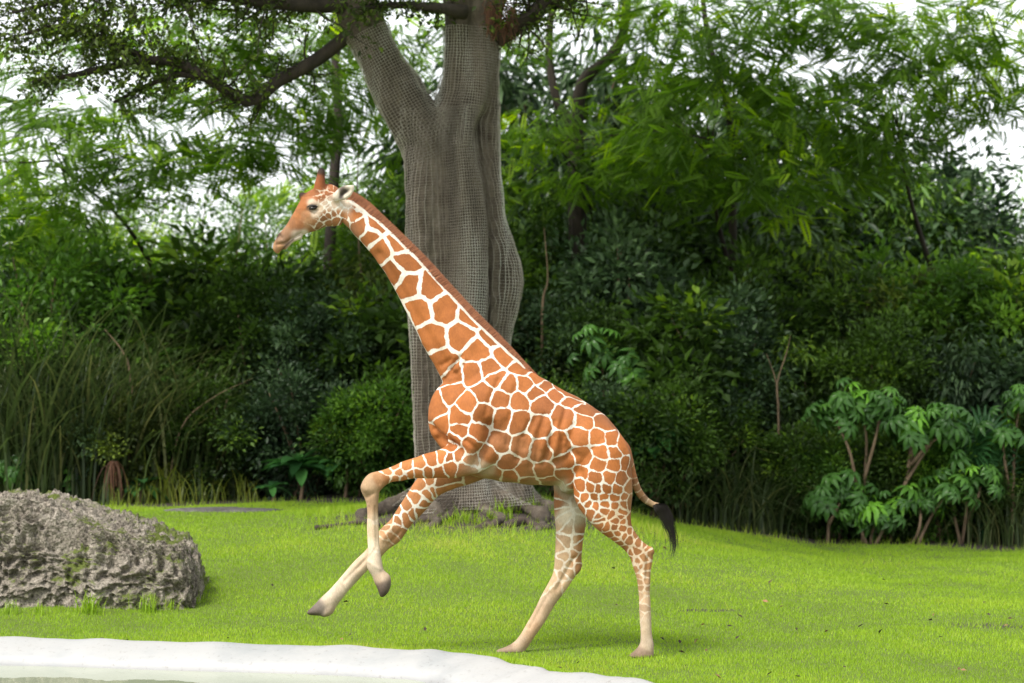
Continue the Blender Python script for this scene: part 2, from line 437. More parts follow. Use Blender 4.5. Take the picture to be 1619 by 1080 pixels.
# near foreleg: shoulder, then the lifted limb
limb([(778, 590, 26, .07, -.15), (768, 630, 42, .10, -.185), (757, 670, 48, .11, -.2), (745, 705, 40, .105, -.2), (732, 728, 22, .08, -.19)])
limb([(775, 690, 34, .09, -.19), (748, 712, 34, .10, -.2), (716, 727, 27, .085, -.2), (684, 733, 20.5, .075, -.195), (657, 738, 17, .065, -.19), (630, 745, 13.5, .052, -.19), (608, 752.5, 12, .05, -.19), (592, 760, 15.5, .058, -.19),
      (585, 771, 15, .058, -.19), (587, 785, 11.5, .047, -.19), (588.5, 802, 9.6, .04, -.19), (590, 849, 9.4, .037, -.19), (591.5, 872, 10.2, .042, -.19), (592.5, 891, 12.4, .052, -.19), (598, 904, 10.5, .048, -.19),
      (604, 914, 13.5, .055, -.19), (606, 924, 12, .058, -.19), (605, 934, 8, .05, -.19), (603, 941, 3, .03, -.19)])
# far foreleg, reaching forward
limb([(775, 700, 44, .10, .17), (738, 728, 36, .10, .18), (706, 748, 27, .085, .18), (680, 765, 22.5, .075, .18), (648, 804, 18, .06, .18), (630, 828, 17, .057, .18), (617, 843, 17.5, .06, .18), (603, 858, 14.5, .055, .18),
      (585, 878, 12.5, .045, .18), (560, 904, 12, .043, .18), (543, 923, 12, .047, .18), (529, 940, 12.5, .05, .18), (516, 953, 13, .055, .18), (504, 961, 11, .056, .18), (493, 965, 7, .05, .18), (485, 967, 2.5, .03, .18)])
limb([(524, 950, 9, .045, .18), (519, 961, 9, .055, .18), (513, 967, 6, .05, .18), (508, 970, 3, .03, .18)])
# near hind leg
slices([(668, 930, 965, .05, -.11), (685, 918, 982, .11, -.145), (710, 908, 994, .135, -.17), (745, 907, 999, .135, -.18), (785, 908, 999, .12, -.185), (812, 922, 998, .105, -.185), (832, 941, 1001, .088, -.185), (850, 965, 1014, .07, -.185),
        (865, 984, 1032, .058, -.185), (878, 995, 1033, .055, -.185), (890, 1000, 1031, .05, -.185), (905, 1005, 1029, .045, -.185), (920, 1008, 1028.5, .043, -.185), (950, 1010, 1028.5, .04, -.185), (980, 1011.5, 1029.5, .04, -.185),
        (1004, 1012, 1032, .046, -.185), (1016, 1011, 1034, .05, -.185), (1026, 1003, 1034, .055, -.185), (1033, 995, 1033, .06, -.185), (1037.5, 994, 1032, .058, -.185)])
# far hind leg
slices([(690, 890, 960, .08, .13), (720, 878, 945, .125, .165), (750, 875, 930, .125, .18), (780, 875.5, 929, .11, .18), (805, 877, 929, .1, .18), (832, 878, 925, .085, .18), (860, 878, 921, .07, .18), (880, 877, 920, .06, .18), (894, 875, 920.5, .056, .18),
        (905, 873, 914, .05, .18), (920, 867, 902, .046, .18), (950, 851, 881, .043, .18), (980, 835, 862, .043, .18), (1002, 822, 847, .046, .18), (1013, 812, 840, .05, .18), (1020, 799, 836, .055, .18), (1025, 786, 832, .058, .18), (1029.5, 783, 829, .056, .18)])
# groin and tail root
limb([(905, 735, 26, .2, 0), (900, 760, 20, .16, 0), (893, 776, 9, .08, .03)])
limb([(978, 692, 9, .05, 0), (990, 712, 8, .04, 0), (998, 738, 7, .032, 0), (1005, 764, 6, .028, 0), (1016, 784, 5, .024, 0), (1030, 794, 4.6, .022, 0), (1041, 798, 5.5, .026, 0)])

raw = obj('giraffe_raw', mesh_np('giraffe_raw', np.concatenate(G.V), [np.concatenate(G.T), np.concatenate(G.Q)]))
md = raw.modifiers.new('r', 'REMESH'); md.mode = 'VOXEL'; md.voxel_size = .0095
sm = raw.modifiers.new('s', 'SMOOTH'); sm.factor = .5; sm.iterations = 5
dg = bpy.context.evaluated_depsgraph_get()
bm_ = bpy.data.meshes.new_from_object(raw.evaluated_get(dg))
bpy.data.objects.remove(raw)
nv = len(bm_.vertices); co = np.empty(nv * 3, np.float32); bm_.vertices.foreach_get('co', co); co = co.reshape(-1, 3).astype(float)
no = np.empty(nv * 3, np.float32); bm_.vertex_normals.foreach_get('vector', no); no = no.reshape(-1, 3).astype(float)
ncor = np.empty(len(bm_.polygons), np.int32); bm_.polygons.foreach_get('loop_total', ncor)
lv = np.empty(len(bm_.loops), np.int32); bm_.loops.foreach_get('vertex_index', lv)
quads = lv.reshape(-1, 4)
def proj(c):
    d = c[:, 1] + CAM_D
    return np.column_stack([CX + FPX * c[:, 0] / d, HY - FPX * (c[:, 2] - CAM_H) / d])

# folds and muscles: (x, y) polylines in photo pixels; width px; depth m (negative = groove)
def z3(L): return [(640 + x / 3.374, 540 + y / 3.374) for x, y in L]
FOLDS = [(z3([(560, 380), (540, 460), (545, 540)]), 3.5, -.005), (z3([(660, 420), (630, 500)]), 3, -.005), (z3([(690, 520), (672, 600), (668, 660)]), 3.5, -.006), (z3([(770, 540), (745, 620)]), 3, -.006), (z3([(800, 420), (770, 520)]), 3.5, -.005), (z3([(300, 70), (250, 130), (225, 170)]), 3, -.006), (z3([(330, 100), (270, 170)]), 3, -.005), (z3([(150, 460), (200, 505), (270, 540)]), 3, -.008), (z3([(330, 520), (380, 560), (390, 620)]), 3.5, -.008), (z3([(500, 200), (450, 300), (430, 380)]), 4, -.005), (z3([(590, 230), (560, 330)]), 4, -.004), (z3([(860, 350), (830, 450), (840, 520)]), 4, -.006),
         (z3([(700, 400), (650, 500), (640, 560)]), 5, -.007), (z3([(745, 390), (715, 480), (700, 600), (695, 650)]), 5, -.008), (z3([(790, 500), (760, 600), (730, 650)]), 5, -.008),
         (z3([(620, 500), (600, 620)]), 5, -.006), (z3([(850, 500), (830, 590), (800, 640)]), 5, -.007), (z3([(910, 440), (885, 510), (870, 560), (905, 600)]), 7, -.014), (z3([(895, 570), (870, 610), (820, 640)]), 6, -.008),
         (z3([(455, 440), (470, 490), (440, 540), (400, 590), (385, 650)]), 9, -.03), (z3([(420, 420), (440, 470)]), 12, -.012), (z3([(135, 440), (175, 490), (230, 520), (300, 570)]), 6, -.014),
         (z3([(170, 515), (240, 545), (300, 600)]), 5, -.01), (z3([(225, 150), (280, 90)]), 4, -.008), (z3([(190, 120), (240, 90)]), 4, -.006), (z3([(210, 190), (260, 160)]), 4, -.007),
         (z3([(530, 420), (500, 520)]), 6, -.006), (z3([(480, 250), (560, 210), (640, 150)]), 18, .008), (z3([(330, 330), (390, 420), (380, 520)]), 22, .018),
         (z3([(1010, 480), (1080, 600), (1060, 720)]), 30, .015), (z3([(940, 690), (970, 800), (1000, 850)]), 7, -.008), (z3([(760, 470), (735, 560)]), 6, .006), (z3([(815, 480), (795, 580)]), 6, .006),
         ([(600, 400), (660, 500), (720, 600)], 8, -.008), ([(585, 360), (650, 430), (740, 540)], 12, .006),
         ([(438, 384), (452, 383), (462, 376), (476, 368)], 2.2, -.008), ([(441, 369), (444, 373)], 2.2, -.012), ([(486, 330), (496, 334), (503, 327)], 4, -.006), ([(540, 306), (550, 299)], 4, -.010),
         ([(583, 800), (585, 868)], 2.5, -.004), ([(594, 800), (596, 862)], 2.5, -.003), ([(575, 768), (578, 772)], 4, .006), ([(594, 750), (600, 762)], 3, -.005), ([(590, 778), (580, 784)], 3, -.005), ([(576, 884), (545, 916)], 3, -.004), ([(592, 868), (566, 896)], 2.5, -.003), ([(620, 832), (606, 850)], 4, .005), ([(632, 838), (616, 858)], 3, -.005), ([(868, 935), (838, 990)], 3, -.004), ([(908, 880), (880, 930)], 3.5, -.006), ([(915, 898), (912, 902)], 4, .005), ([(1000, 850), (1010, 880), (1012, 905)], 3, -.005), ([(1024, 880), (1022, 915)], 3, -.005), ([(1030, 864), (1032, 870)], 4, .006), ([(583, 885), (600, 898)], 3, .004), ([(1014, 900), (1014, 990)], 4, -.004)]
px = proj(co)
def segdist(p, line):
    d = np.full(len(p), 1e9); L = np.array(line)
    for A, B in zip(L[:-1], L[1:]):
        ab = B - A; t = np.clip(((p - A) @ ab) / (ab @ ab), 0, 1)
        d = np.minimum(d, np.linalg.norm(p - (A + t[:, None] * ab), axis=1))
    return d
disp = np.zeros(nv)
side = smooth(.1, .5, np.abs(no[:, 1]))
for line, w, dep in FOLDS:
    disp += 2.1 * dep * np.exp(-(segdist(px, line) / w) ** 2) * side
disp += .005 * vnoise(co * np.array([9, 6, 6]), 3) + .0026 * vnoise(co * np.array([26, 14, 16]), 5)
co = co + no * disp[:, None]
px = proj(co)

# coat: patch centres read from the photograph, hit on the surface, mirrored to the far side
def zz(ox, oy, s, L): return [(ox + x / s, oy + y / s) for x, y in L]
bvh = BVHTree.FromPolygons([tuple(c) for c in co], [tuple(q) for q in quads.tolist()])
S_body = zz(540, 280, 3.178, [(75, 135), (55, 170), (85, 245), (133, 290), (170, 225), (190, 360), (285, 318), (318, 420), (265, 468), (430, 440), (340, 540), (450, 550), (520, 650), (385, 665), (645, 695), (460, 795),
        (600, 790), (750, 790), (520, 920), (680, 870), (745, 960), (825, 890), (842, 835), (875, 885), (900, 955), (570, 985), (655, 980), (955, 925), (985, 962), (985, 1010)])
S_body += zz(640, 540, 3.374, [(490, 192), (545, 222), (640, 225), (690, 270), (745, 225), (805, 270), (885, 310), (860, 268), (915, 275), (962, 300), (1000, 325), (965, 360), (1020, 352), (1056, 372), (260, 255), (322, 320),
        (420, 262), (510, 295), (615, 305), (730, 320), (165, 350), (287, 392), (430, 390), (515, 400), (612, 425), (718, 445), (845, 395), (960, 420), (1050, 432), (1112, 428), (195, 432), (280, 465), (408, 475), (183, 488),
        (262, 512), (510, 530), (618, 545), (350, 555), (730, 580), (825, 540), (935, 490), (1037, 500), (1097, 510), (1163, 490), (1045, 580), (1120, 585), (1168, 560), (950, 618), (1030, 655), (1115, 652), (1175, 640),
        (450, 605), (545, 635), (640, 690), (748, 690), (855, 640), (465, 700), (560, 712), (850, 700), (770, 735), (660, 740), (240, 565), (290, 600), (335, 625), (205, 605), (170, 560)])
S_leg = zz(460, 660, 3.1775, [(735, 150), (790, 195), (710, 205), (645, 230), (795, 243), (868, 250), (690, 262), (640, 277), (600, 282), (582, 238), (527, 245), (488, 268), (540, 272), (470, 292), (530, 300), (567, 300), (735, 265),
        (655, 335), (700, 312), (735, 322), (685, 378), (630, 405), (660, 425), (585, 440), (545, 470), (535, 505), (573, 490), (612, 465), (500, 515), (490, 550), (522, 560), (740, 355), (470, 590), (500, 582), (460, 620), (645, 460), (715, 360)])
S_leg += zz(760, 740, 3.376, [(545, 15), (610, 40), (690, 45), (750, 55), (535, 90), (585, 102), (625, 105), (670, 98), (730, 105), (508, 130), (508, 170), (555, 160), (610, 145), (652, 150), (715, 150), (765, 150), (787, 110), (577, 185),
        (606, 200), (660, 185), (710, 195), (760, 190), (790, 170), (532, 210), (590, 235), (627, 250), (655, 220), (700, 240), (750, 225), (745, 252), (635, 272), (640, 297), (670, 305), (722, 270), (760, 282), (790, 280), (757, 315), (715, 310),
        (690, 345), (725, 347), (765, 360), (795, 335), (792, 372), (735, 392), (720, 375), (822, 350), (850, 390), (770, 430), (800, 450), (800, 475), (835, 490), (870, 400), (890, 420), (905, 440), (862, 470), (830, 440), (880, 525), (850, 515),
        (880, 550), (850, 570), (832, 525), (850, 600), (880, 590), (860, 635), (880, 660), (855, 680), (880, 700), (870, 740), (892, 640), (860, 770), (882, 790), (410, 130), (403, 190), (408, 232), (430, 280), (520, 320), (515, 370), (455, 380),
        (425, 420), (527, 410), (500, 460), (527, 480), (475, 545), (490, 500), (522, 520), (440, 575), (420, 620), (470, 320), (400, 330), (440, 460), (410, 500), (455, 620), (390, 590)])
S_head = zz(420, 250, 5.397, [(420, 535), (470, 470), (500, 500), (540, 470), (580, 455), (480, 410), (510, 380), (525, 405), (505, 440), (620, 430), (530, 545), (490, 575), (600, 525), (440, 610), (390, 600), (660, 530), (670, 450), (690, 365),
        (470, 265), (445, 300), (490, 320), (500, 250), (540, 260), (470, 290), (460, 330), (485, 350), (435, 345), (515, 290), (560, 250), (610, 255), (455, 560), (540, 425), (430, 500), (590, 395), (560, 330), (545, 300)])
tail_s = [(998, 722), (997, 735), (1001, 748), (1003, 757), (1008, 768), (1013, 777), (1019, 786), (1027, 792)]
def cast(x, y):
    o = Vector((0, -CAM_D, CAM_H)); t = Vector(P(x, y, 0)); d = (t - o).normalized()
    h = bvh.ray_cast(o, d)
    return np.array(h[0]) if h[0] is not None else None
seeds = []
for L, mir in ((S_body, 1), (S_leg, 0), (S_head, 1), (tail_s, 0)):
    for x, y in L:
        h = cast(x, y)
        if h is None: continue
        seeds.append(h)
        if mir: seeds.append(np.array([h[0] + rng.normal() * .02, -h[1], h[2] + rng.normal() * .02]))
for x, y in S_leg:          # outer faces of the far legs and of the far haunch
    h = cast(x, y)
    if h is not None and x > 905 and y < 835: seeds.append(np.array([h[0], -h[1], h[2]]))
seeds = np.array(seeds)
d2 = np.empty((nv,)); val = np.empty(nv); own = np.empty(nv, int)
warp = np.column_stack([vnoise(co * 16, 21), vnoise(co * 16, 22), vnoise(co * 16, 23)]) * .010 + np.column_stack([vnoise(co * 42, 24), vnoise(co * 42, 25), vnoise(co * 42, 26)]) * .0035
cw = co + warp
for s in range(0, nv, 8000):
    q = cw[s:s + 8000]
    D = ((q[:, None] - seeds[None]) ** 2).sum(-1)
    idx = np.argpartition(D, 9, axis=1)[:, :9]
    Dn = np.take_along_axis(D, idx, 1); o_ = np.argsort(Dn, 1); idx = np.take_along_axis(idx, o_, 1); Dn = np.take_along_axis(Dn, o_, 1)
    s0 = seeds[idx[:, 0]]; bd = []
    for k in range(1, 9):
        sep = np.linalg.norm(seeds[idx[:, k]] - s0, axis=1) + 1e-6
        bd.append((Dn[:, k] - Dn[:, 0]) / (2 * sep))
    bd = np.array(bd); kk = .0045
    val[s:s + 8000] = -kk * np.log(np.exp(-bd / kk).sum(0)); own[s:s + 8000] = idx[:, 0]
shade = np.random.default_rng(4).normal(1, .10, len(seeds))[own] * (1 + .07 * vnoise(co * 5, 71))

R_ = (.43, .155, .045); W_ = (.80, .765, .69); C_ = (.70, .575, .44)
N_, F_ = -.2, .18
CT = [ # px, py, Y, patch, ground, line width (m)
 (570, 335, 0, R_, W_, .032), (600, 365, 0, R_, W_, .042), (650, 430, 0, R_, W_, .05), (690, 500, 0, R_, W_, .046), (730, 560, 0, R_, W_, .040), (770, 590, 0, R_, W_, .034),
 (700, 650, -.1, R_, W_, .030), (760, 640, -.25, R_, W_, .030), (820, 640, -.3, R_, W_, .030), (880, 680, -.3, R_, W_, .030), (880, 640, -.2, (.38, .14, .05), W_, .024), (740, 690, N_, (.38, .13, .036), W_, .027),
 (950, 690, -.2, R_, W_, .025), (970, 720, -.2, R_, W_, .024), (960, 660, -.1, (.36, .14, .055), W_, .022), (950, 780, -.28, (.40, .15, .045), W_, .022), (975, 825, -.28, (.37, .15, .05), (.7, .58, .42), .020), (1005, 860, -.24, (.36, .17, .07), (.68, .55, .4), .022),
 (1018, 890, -.24, (.42, .23, .11), C_, .028), (1018, 915, -.22, (.50, .33, .2), C_, .024), (1019, 950, -.22, (.58, .44, .32), (.7, .59, .46), .02), (1021, 990, -.22, (.68, .58, .47), (.72, .62, .51), .01), (1022, 1015, -.22, (.66, .57, .48), (.68, .6, .5), .01), (1012, 1031, -.22, (.36, .29, .24), (.36, .29, .24), .01), (1004, 1036, -.22, (.3, .24, .2), (.3, .24, .2), .01),
 (790, 757, 0, (.36, .2, .1), (.62, .53, .41), .04), (860, 764, 0, (.38, .24, .13), (.66, .58, .46), .04), (800, 740, -.2, (.4, .16, .06), (.7, .6, .47), .028), (870, 740, -.2, (.4, .17, .065), (.72, .62, .5), .03), (740, 750, -.05, (.4, .2, .1), (.66, .56, .44), .03), (776, 722, -.27, (.38, .15, .05), W_, .03), (768, 735, -.2, (.55, .42, .3), (.66, .62, .52), .03),
 (895, 765, .02, (.72, .67, .58), (.74, .7, .62), .03), (914, 760, -.29, R_, W_, .022), (912, 735, -.29, R_, W_, .024), (912, 790, -.28, (.42, .16, .05), W_, .022), (910, 775, -.22, R_, W_, .022), (893, 776, .03, (.3, .24, .17), (.3, .24, .17), .03),
 (700, 725, N_, R_, W_, .022), (650, 738, N_, (.44, .18, .06), W_, .022), (615, 750, N_, (.42, .19, .075), (.76, .66, .52), .022), (597, 757, N_, (.46, .26, .13), (.74, .63, .49), .022), (588, 762, N_, (.58, .42, .28), (.66, .53, .39), .03), (580, 768, N_, (.52, .38, .24), (.55, .42, .28), .03), (588, 790, N_, (.5, .35, .22), (.64, .51, .37), .02), (589, 830, N_, (.66, .54, .4), (.7, .58, .45), .02), (590, 870, N_, (.72, .64, .53), (.74, .67, .57), .02), (594, 895, N_, (.72, .65, .55), (.72, .65, .55), .02), (602, 910, N_, (.6, .5, .4), (.6, .5, .4), .02), (606, 924, N_, (.17, .14, .125), (.17, .14, .125), .02), (604, 937, N_, (.13, .11, .1), (.13, .11, .1), .02),
 (700, 750, F_, (.42, .19, .075), (.72, .66, .55), .028), (675, 772, F_, (.44, .2, .08), W_, .03), (640, 815, F_, (.45, .21, .085), W_, .026), (618, 842, F_, (.46, .26, .13), (.68, .54, .4), .022), (600, 860, F_, (.56, .42, .28), (.66, .54, .4), .02), (575, 888, F_, (.66, .55, .43), (.68, .57, .45), .02), (545, 920, F_, (.7, .62, .51), (.7, .62, .51), .02), (525, 944, F_, (.68, .6, .5), (.68, .6, .5), .02), (522, 966, F_, (.55, .47, .39), (.55, .47, .39), .02), (506, 961, F_, (.2, .18, .17), (.2, .18, .17), .02), (492, 966, F_, (.14, .12, .11), (.14, .12, .11), .02),
 (880, 790, F_, (.43, .19, .08), W_, .026), (900, 810, .1, (.74, .68, .58), (.78, .73, .64), .03), (900, 850, .12, (.62, .46, .31), (.8, .75, .65), .035), (885, 850, F_, (.62, .45, .3), (.76, .7, .6), .03), (921, 850, F_, (.42, .2, .08), W_, .028), (915, 885, F_, (.42, .23, .11), (.72, .62, .5), .024), (890, 890, F_, (.58, .44, .3), (.78, .7, .6), .03), (880, 925, F_, (.6, .47, .33), (.72, .62, .5), .03), (860, 950, F_, (.66, .53, .41), (.7, .58, .46), .02), (835, 995, F_, (.66, .52, .4), (.68, .55, .43), .02), (822, 1015, F_, (.6, .5, .41), (.6, .5, .41), .02), (800, 1025, F_, (.36, .29, .24), (.36, .29, .24), .02),
 (1000, 745, 0, (.33, .14, .06), (.6, .45, .3), .016), (1010, 772, 0, (.36, .2, .1), (.62, .48, .33), .016), (1034, 796, 0, (.45, .32, .2), (.55, .42, .29), .01), (1042, 799, 0, (.12, .1, .08), (.12, .1, .08), .01)]
H_ = -.09
br = (.34, .13, .045)
CT += [(535, 340, H_, (.37, .17, .07), W_, .026), (515, 340, H_, (.36, .17, .075), (.78, .72, .62), .014), (500, 350, H_, (.38, .2, .1), (.74, .66, .56), .012), (522, 318, H_, (.6, .5, .42), (.8, .77, .71), .02), (540, 318, H_, (.7, .62, .54), (.8, .77, .71), .03),
 (491, 303, H_, br, br, .01), (482, 312, 0, br, br, .01), (479, 325, -.05, (.36, .14, .05), (.36, .14, .05), .01), (470, 338, -.05, (.38, .16, .06), (.38, .16, .06), .01), (461, 352, -.05, (.36, .17, .08), (.36, .17, .08), .01), (451, 364, -.05, (.36, .21, .125), (.36, .21, .125), .01),
 (442, 373, -.05, (.36, .24, .165), (.36, .24, .165), .01), (438, 385, -.04, (.47, .28, .15), (.47, .28, .15), .01), (440, 395, -.03, (.44, .25, .13), (.44, .25, .13), .01), (456, 376, -.05, (.33, .2, .12), (.33, .2, .12), .01), (474, 352, -.07, (.40, .18, .08), (.45, .24, .12), .01), (486, 350, -.08, (.46, .27, .15), (.56, .4, .28), .01),
 (470, 372, -.04, (.74, .7, .64), (.74, .7, .64), .01), (480, 370, -.03, (.76, .72, .66), (.76, .72, .66), .01), (462, 378, -.03, (.7, .63, .55), (.7, .63, .55), .01), (495, 361, -.05, (.34, .18, .09), (.74, .68, .6), .012), (484, 338, -.08, (.45, .24, .12), (.5, .3, .17), .01),
 (499, 335, H_, (.62, .52, .43), (.68, .6, .52), .01), (506, 325, H_, (.6, .5, .4), (.76, .7, .62), .012), (496, 319, H_, (.6, .5, .42), (.6, .5, .42), .01), (502, 310, H_, (.33, .13, .05), (.66, .52, .4), .010), (511, 305, H_, (.31, .12, .045), (.72, .6, .48), .010), (525, 300, -.05, (.31, .12, .05), (.66, .5, .38), .01),
 (506, 290, -.05, (.30, .10, .035), (.30, .10, .035), .01), (507, 278, -.05, (.28, .09, .035), (.28, .09, .035), .01), (508, 265, -.055, (.035, .025, .022), (.035, .025, .022), .01), (508, 270, -.055, (.07, .04, .03), (.07, .04, .03), .01), (476, 304, 0, (.05, .03, .025), (.05, .03, .025), .01),
 (553, 298, -.17, (.78, .74, .68), (.78, .74, .68), .01), (547, 307, -.14, (.76, .72, .66), (.76, .72, .66), .01), (535, 306, -.12, (.78, .74, .68), (.78, .74, .68), .01), (543, 301, -.15, (.09, .075, .065), (.09, .075, .065), .01), (539, 306, -.14, (.1, .08, .07), (.1, .08, .07), .01), (440, 371, -.06, (.06, .04, .035), (.06, .04, .035), .01)]
cpos = np.array([P(c[0], c[1], c[2]) for c in CT]); cval = np.array([list(c[3]) + list(c[4]) + [c[5]] for c in CT])
cs = co.copy(); far_body = (cs[:, 1] > 0) & ((px[:, 1] < 700) | (px[:, 0] < 560) & (px[:, 1] < 420))
cs[far_body, 1] *= -1
fld = np.empty((nv, 7))
for s in range(0, nv, 8000):
    dd = (cs[s:s + 8000, None] - cpos[None]) * np.array([1, .6, 1]); w = 1 / ((dd ** 2).sum(-1) + 2e-5) ** 2.6
    fld[s:s + 8000] = (w @ cval) / w.sum(1)[:, None]
val = val - fld[:, 6] * np.where(px[:, 0] < 562, .11, np.where((px[:, 1] < 560) & (px[:, 0] < 800), .33, .22))
# a pale seam runs under the mane
crest_l = [(556, 316), (594, 343), (632, 379), (672, 419), (712, 463), (752, 505), (792, 543), (830, 577)]
val = np.minimum(val, (segdist(px, crest_l) - 3.2) / 200)
val = val + .0022 * vnoise(co * 55, 31)
pc = fld[:, :3] * shade[:, None] * np.array([.80, .76, .70]); gc = np.minimum(fld[:, 3:6] * .90, .74)
for line, w, colr, k_ in [([(446, 393), (451, 387), (458, 381), (464, 376)], 1.5, (.07, .04, .03), .9), ([(438.5, 371), (442.5, 367.5)], 2.3, (.02, .014, .012), 1.0), ([(446, 366), (456, 372), (470, 366)], 6, (.24, .13, .075), .4), ([(485, 325), (492, 321.5), (500, 322)], 1.3, (.05, .03, .02), .8), ([(486, 328), (492, 331), (500, 329)], 1.5, (.10, .06, .045), .7),
                          ([(538, 309), (543, 303), (549, 299)], 3.2, (.05, .04, .035), .9), ([(483, 336), (478, 345), (470, 358)], 3.5, (.24, .10, .045), .45), ([(437, 380), (437, 390)], 2, (.16, .09, .06), .6), ([(574, 762), (574, 776)], 3, (.35, .24, .15), .6), ([(580, 782), (584, 815)], 5, (.45, .31, .2), .35), ([(1012, 1028), (1026, 1031)], 4, (.32, .24, .19), .5), ([(850, 985), (838, 1008), (832, 1018)], 5, (.40, .26, .16), .55)]:
    wgt = (np.exp(-(segdist(px, line) / w) ** 2) * k_)[:, None]; pc = pc * (1 - wgt) + np.array(colr) * wgt; gc = gc * (1 - wgt) + np.array(colr) * wgt
legm = smooth(1.05, .55, co[:, 2])[:, None]; dirt = np.clip(.5 + .5 * vnoise(co * np.array([13, 13, 7]), 81) + .3 * vnoise(co * 34, 82), 0, 1)[:, None]
dc = np.array([.80, .70, .58]); pc = pc * (1 - legm * dirt * .55 * (1 - dc)) ; gc = gc * (1 - legm * dirt * .6 * (1 - dc))
body_me = mesh_np('body', co, quads, True, {'patch_v': val, 'patch_col': pc, 'ground_col': gc})

m, nt, b, out = new_mat('giraffe coat')
av = node(nt, 'ShaderNodeAttribute', attribute_name='patch_v'); ap = node(nt, 'ShaderNodeAttribute', attribute_name='patch_col'); ag = node(nt, 'ShaderNodeAttribute', attribute_name='ground_col')
n1 = noise(nt, 90, 3, .6); n2 = noise(nt, 14, 5, .6); n3 = noise(nt, 120, 5, .75, mapping=(1, 1, .35))
m1 = node(nt, 'ShaderNodeMath', operation='SUBTRACT'); m1.inputs[1].default_value = .5; nt.links.new(n1.outputs[0], m1.inputs[0])
m2 = node(nt, 'ShaderNodeMath', operation='MULTIPLY_ADD'); m2.inputs[1].default_value = .012; nt.links.new(m1.outputs[0], m2.inputs[0]); nt.links.new(av.outputs['Fac'], m2.inputs[2])
mr = node(nt, 'ShaderNodeMapRange', interpolation_type='SMOOTHSTEP'); mr.inputs['From Min'].default_value = -.002; mr.inputs['From Max'].default_value = .004; nt.links.new(m2.outputs[0], mr.inputs[0])
r2 = ramp(nt, [(.25, (.78, .76, .74)), (.75, (1.12, 1.1, 1.08))]); nt.links.new(n2.outputs[0], r2.inputs[0])
mp = node(nt, 'ShaderNodeMixRGB', blend_type='MULTIPLY', _Fac=1.0); nt.links.new(ap.outputs['Color'], mp.inputs[1]); nt.links.new(r2.outputs[0], mp.inputs[2])
r3 = ramp(nt, [(.3, (.8, .74, .66)), (.6, (1, 1, 1))]); nt.links.new(n2.outputs[0], r3.inputs[0])
mg = node(nt, 'ShaderNodeMixRGB', blend_type='MULTIPLY', _Fac=1.0); nt.links.new(ag.outputs['Color'], mg.inputs[1]); nt.links.new(r3.outputs[0], mg.inputs[2])
mx0 = node(nt, 'ShaderNodeMixRGB'); nt.links.new(mr.outputs[0], mx0.inputs[0]); nt.links.new(mg.outputs[0], mx0.inputs[1]); nt.links.new(mp.outputs[0], mx0.inputs[2])
r4 = ramp(nt, [(.3, (.80, .78, .75)), (.7, (1.14, 1.13, 1.12))]); nt.links.new(n3.outputs[0], r4.inputs[0])
mx = node(nt, 'ShaderNodeMixRGB', blend_type='MULTIPLY', _Fac=1.0); nt.links.new(mx0.outputs[0], mx.inputs[1]); nt.links.new(r4.outputs[0], mx.inputs[2])
nt.links.new(mx.outputs[0], b.inputs['Base Color']); b.inputs['Roughness'].default_value = .72; b.inputs['Specular IOR Level'].default_value = .25
bump(nt, b, n3.outputs[0], .35, .008)
gir = empty('giraffe', (float(P(940, 1036, 0)[0]), 0, 0))
gir.location.z = 0
tag(gir, 'young reticulated giraffe cantering across the lawn with both forelegs lifted', 'giraffe')
off = Vector(gir.location)
def gpart(name, me, mat, parent=gir):
    o = obj(name, me, mat, parent)
    if parent is gir: o.location = -off
    return o
body = gpart('body', body_me, m)


# eyes
def ball(c, r, sx, sy, sz, rot=0, nu=16, nvv=10):
    u = np.linspace(0, 2 * np.pi, nu, endpoint=False); v = np.linspace(0, np.pi, nvv)
    X = np.stack([np.outer(np.sin(v), np.cos(u)) * sx, np.outer(np.sin(v), np.sin(u)) * sy, np.outer(np.cos(v), np.ones(nu)) * sz], -1).reshape(-1, 3) * r
    c_, s_ = math.cos(rot), math.sin(rot)
    X = X @ np.array([[c_, 0, s_], [0, 1, 0], [-s_, 0, c_]]).T
    return X + c, ring_faces(nvv, nu)
m, nt, b, out = new_mat('dark eye'); b.inputs['Base Color'].default_value = (.012, .008, .006, 1); b.inputs['Roughness'].default_value = .08
eye_mat = m
m, nt, b, out = new_mat('black hair'); b.inputs['Base Color'].default_value = (.018, .015, .014, 1); b.inputs['Roughness'].default_value = .6
black = m
eh = cast(494.5, 326.5)
for s in (-1, 1):
    c_ = np.array([eh[0], s * (abs(eh[1]) - .006), eh[2]])
    v_, f_ = ball(c_, 1, .034, .022, .017, -.12)
    e = gpart('eye', mesh_np('eye', v_, f_, True), eye_mat)
    v_, t_, q_ = tube([c_ + np.array([-.044, s * .004, .004]), c_ + np.array([-.02, s * .018, .018]), c_ + np.array([.012, s * .02, .018]), c_ + np.array([.042, s * .006, .008])], [.003, .006, .006, .003], 6, 4)
    gpart('eyelash', mesh_np('eyelash', v_, [t_, q_], True), black)

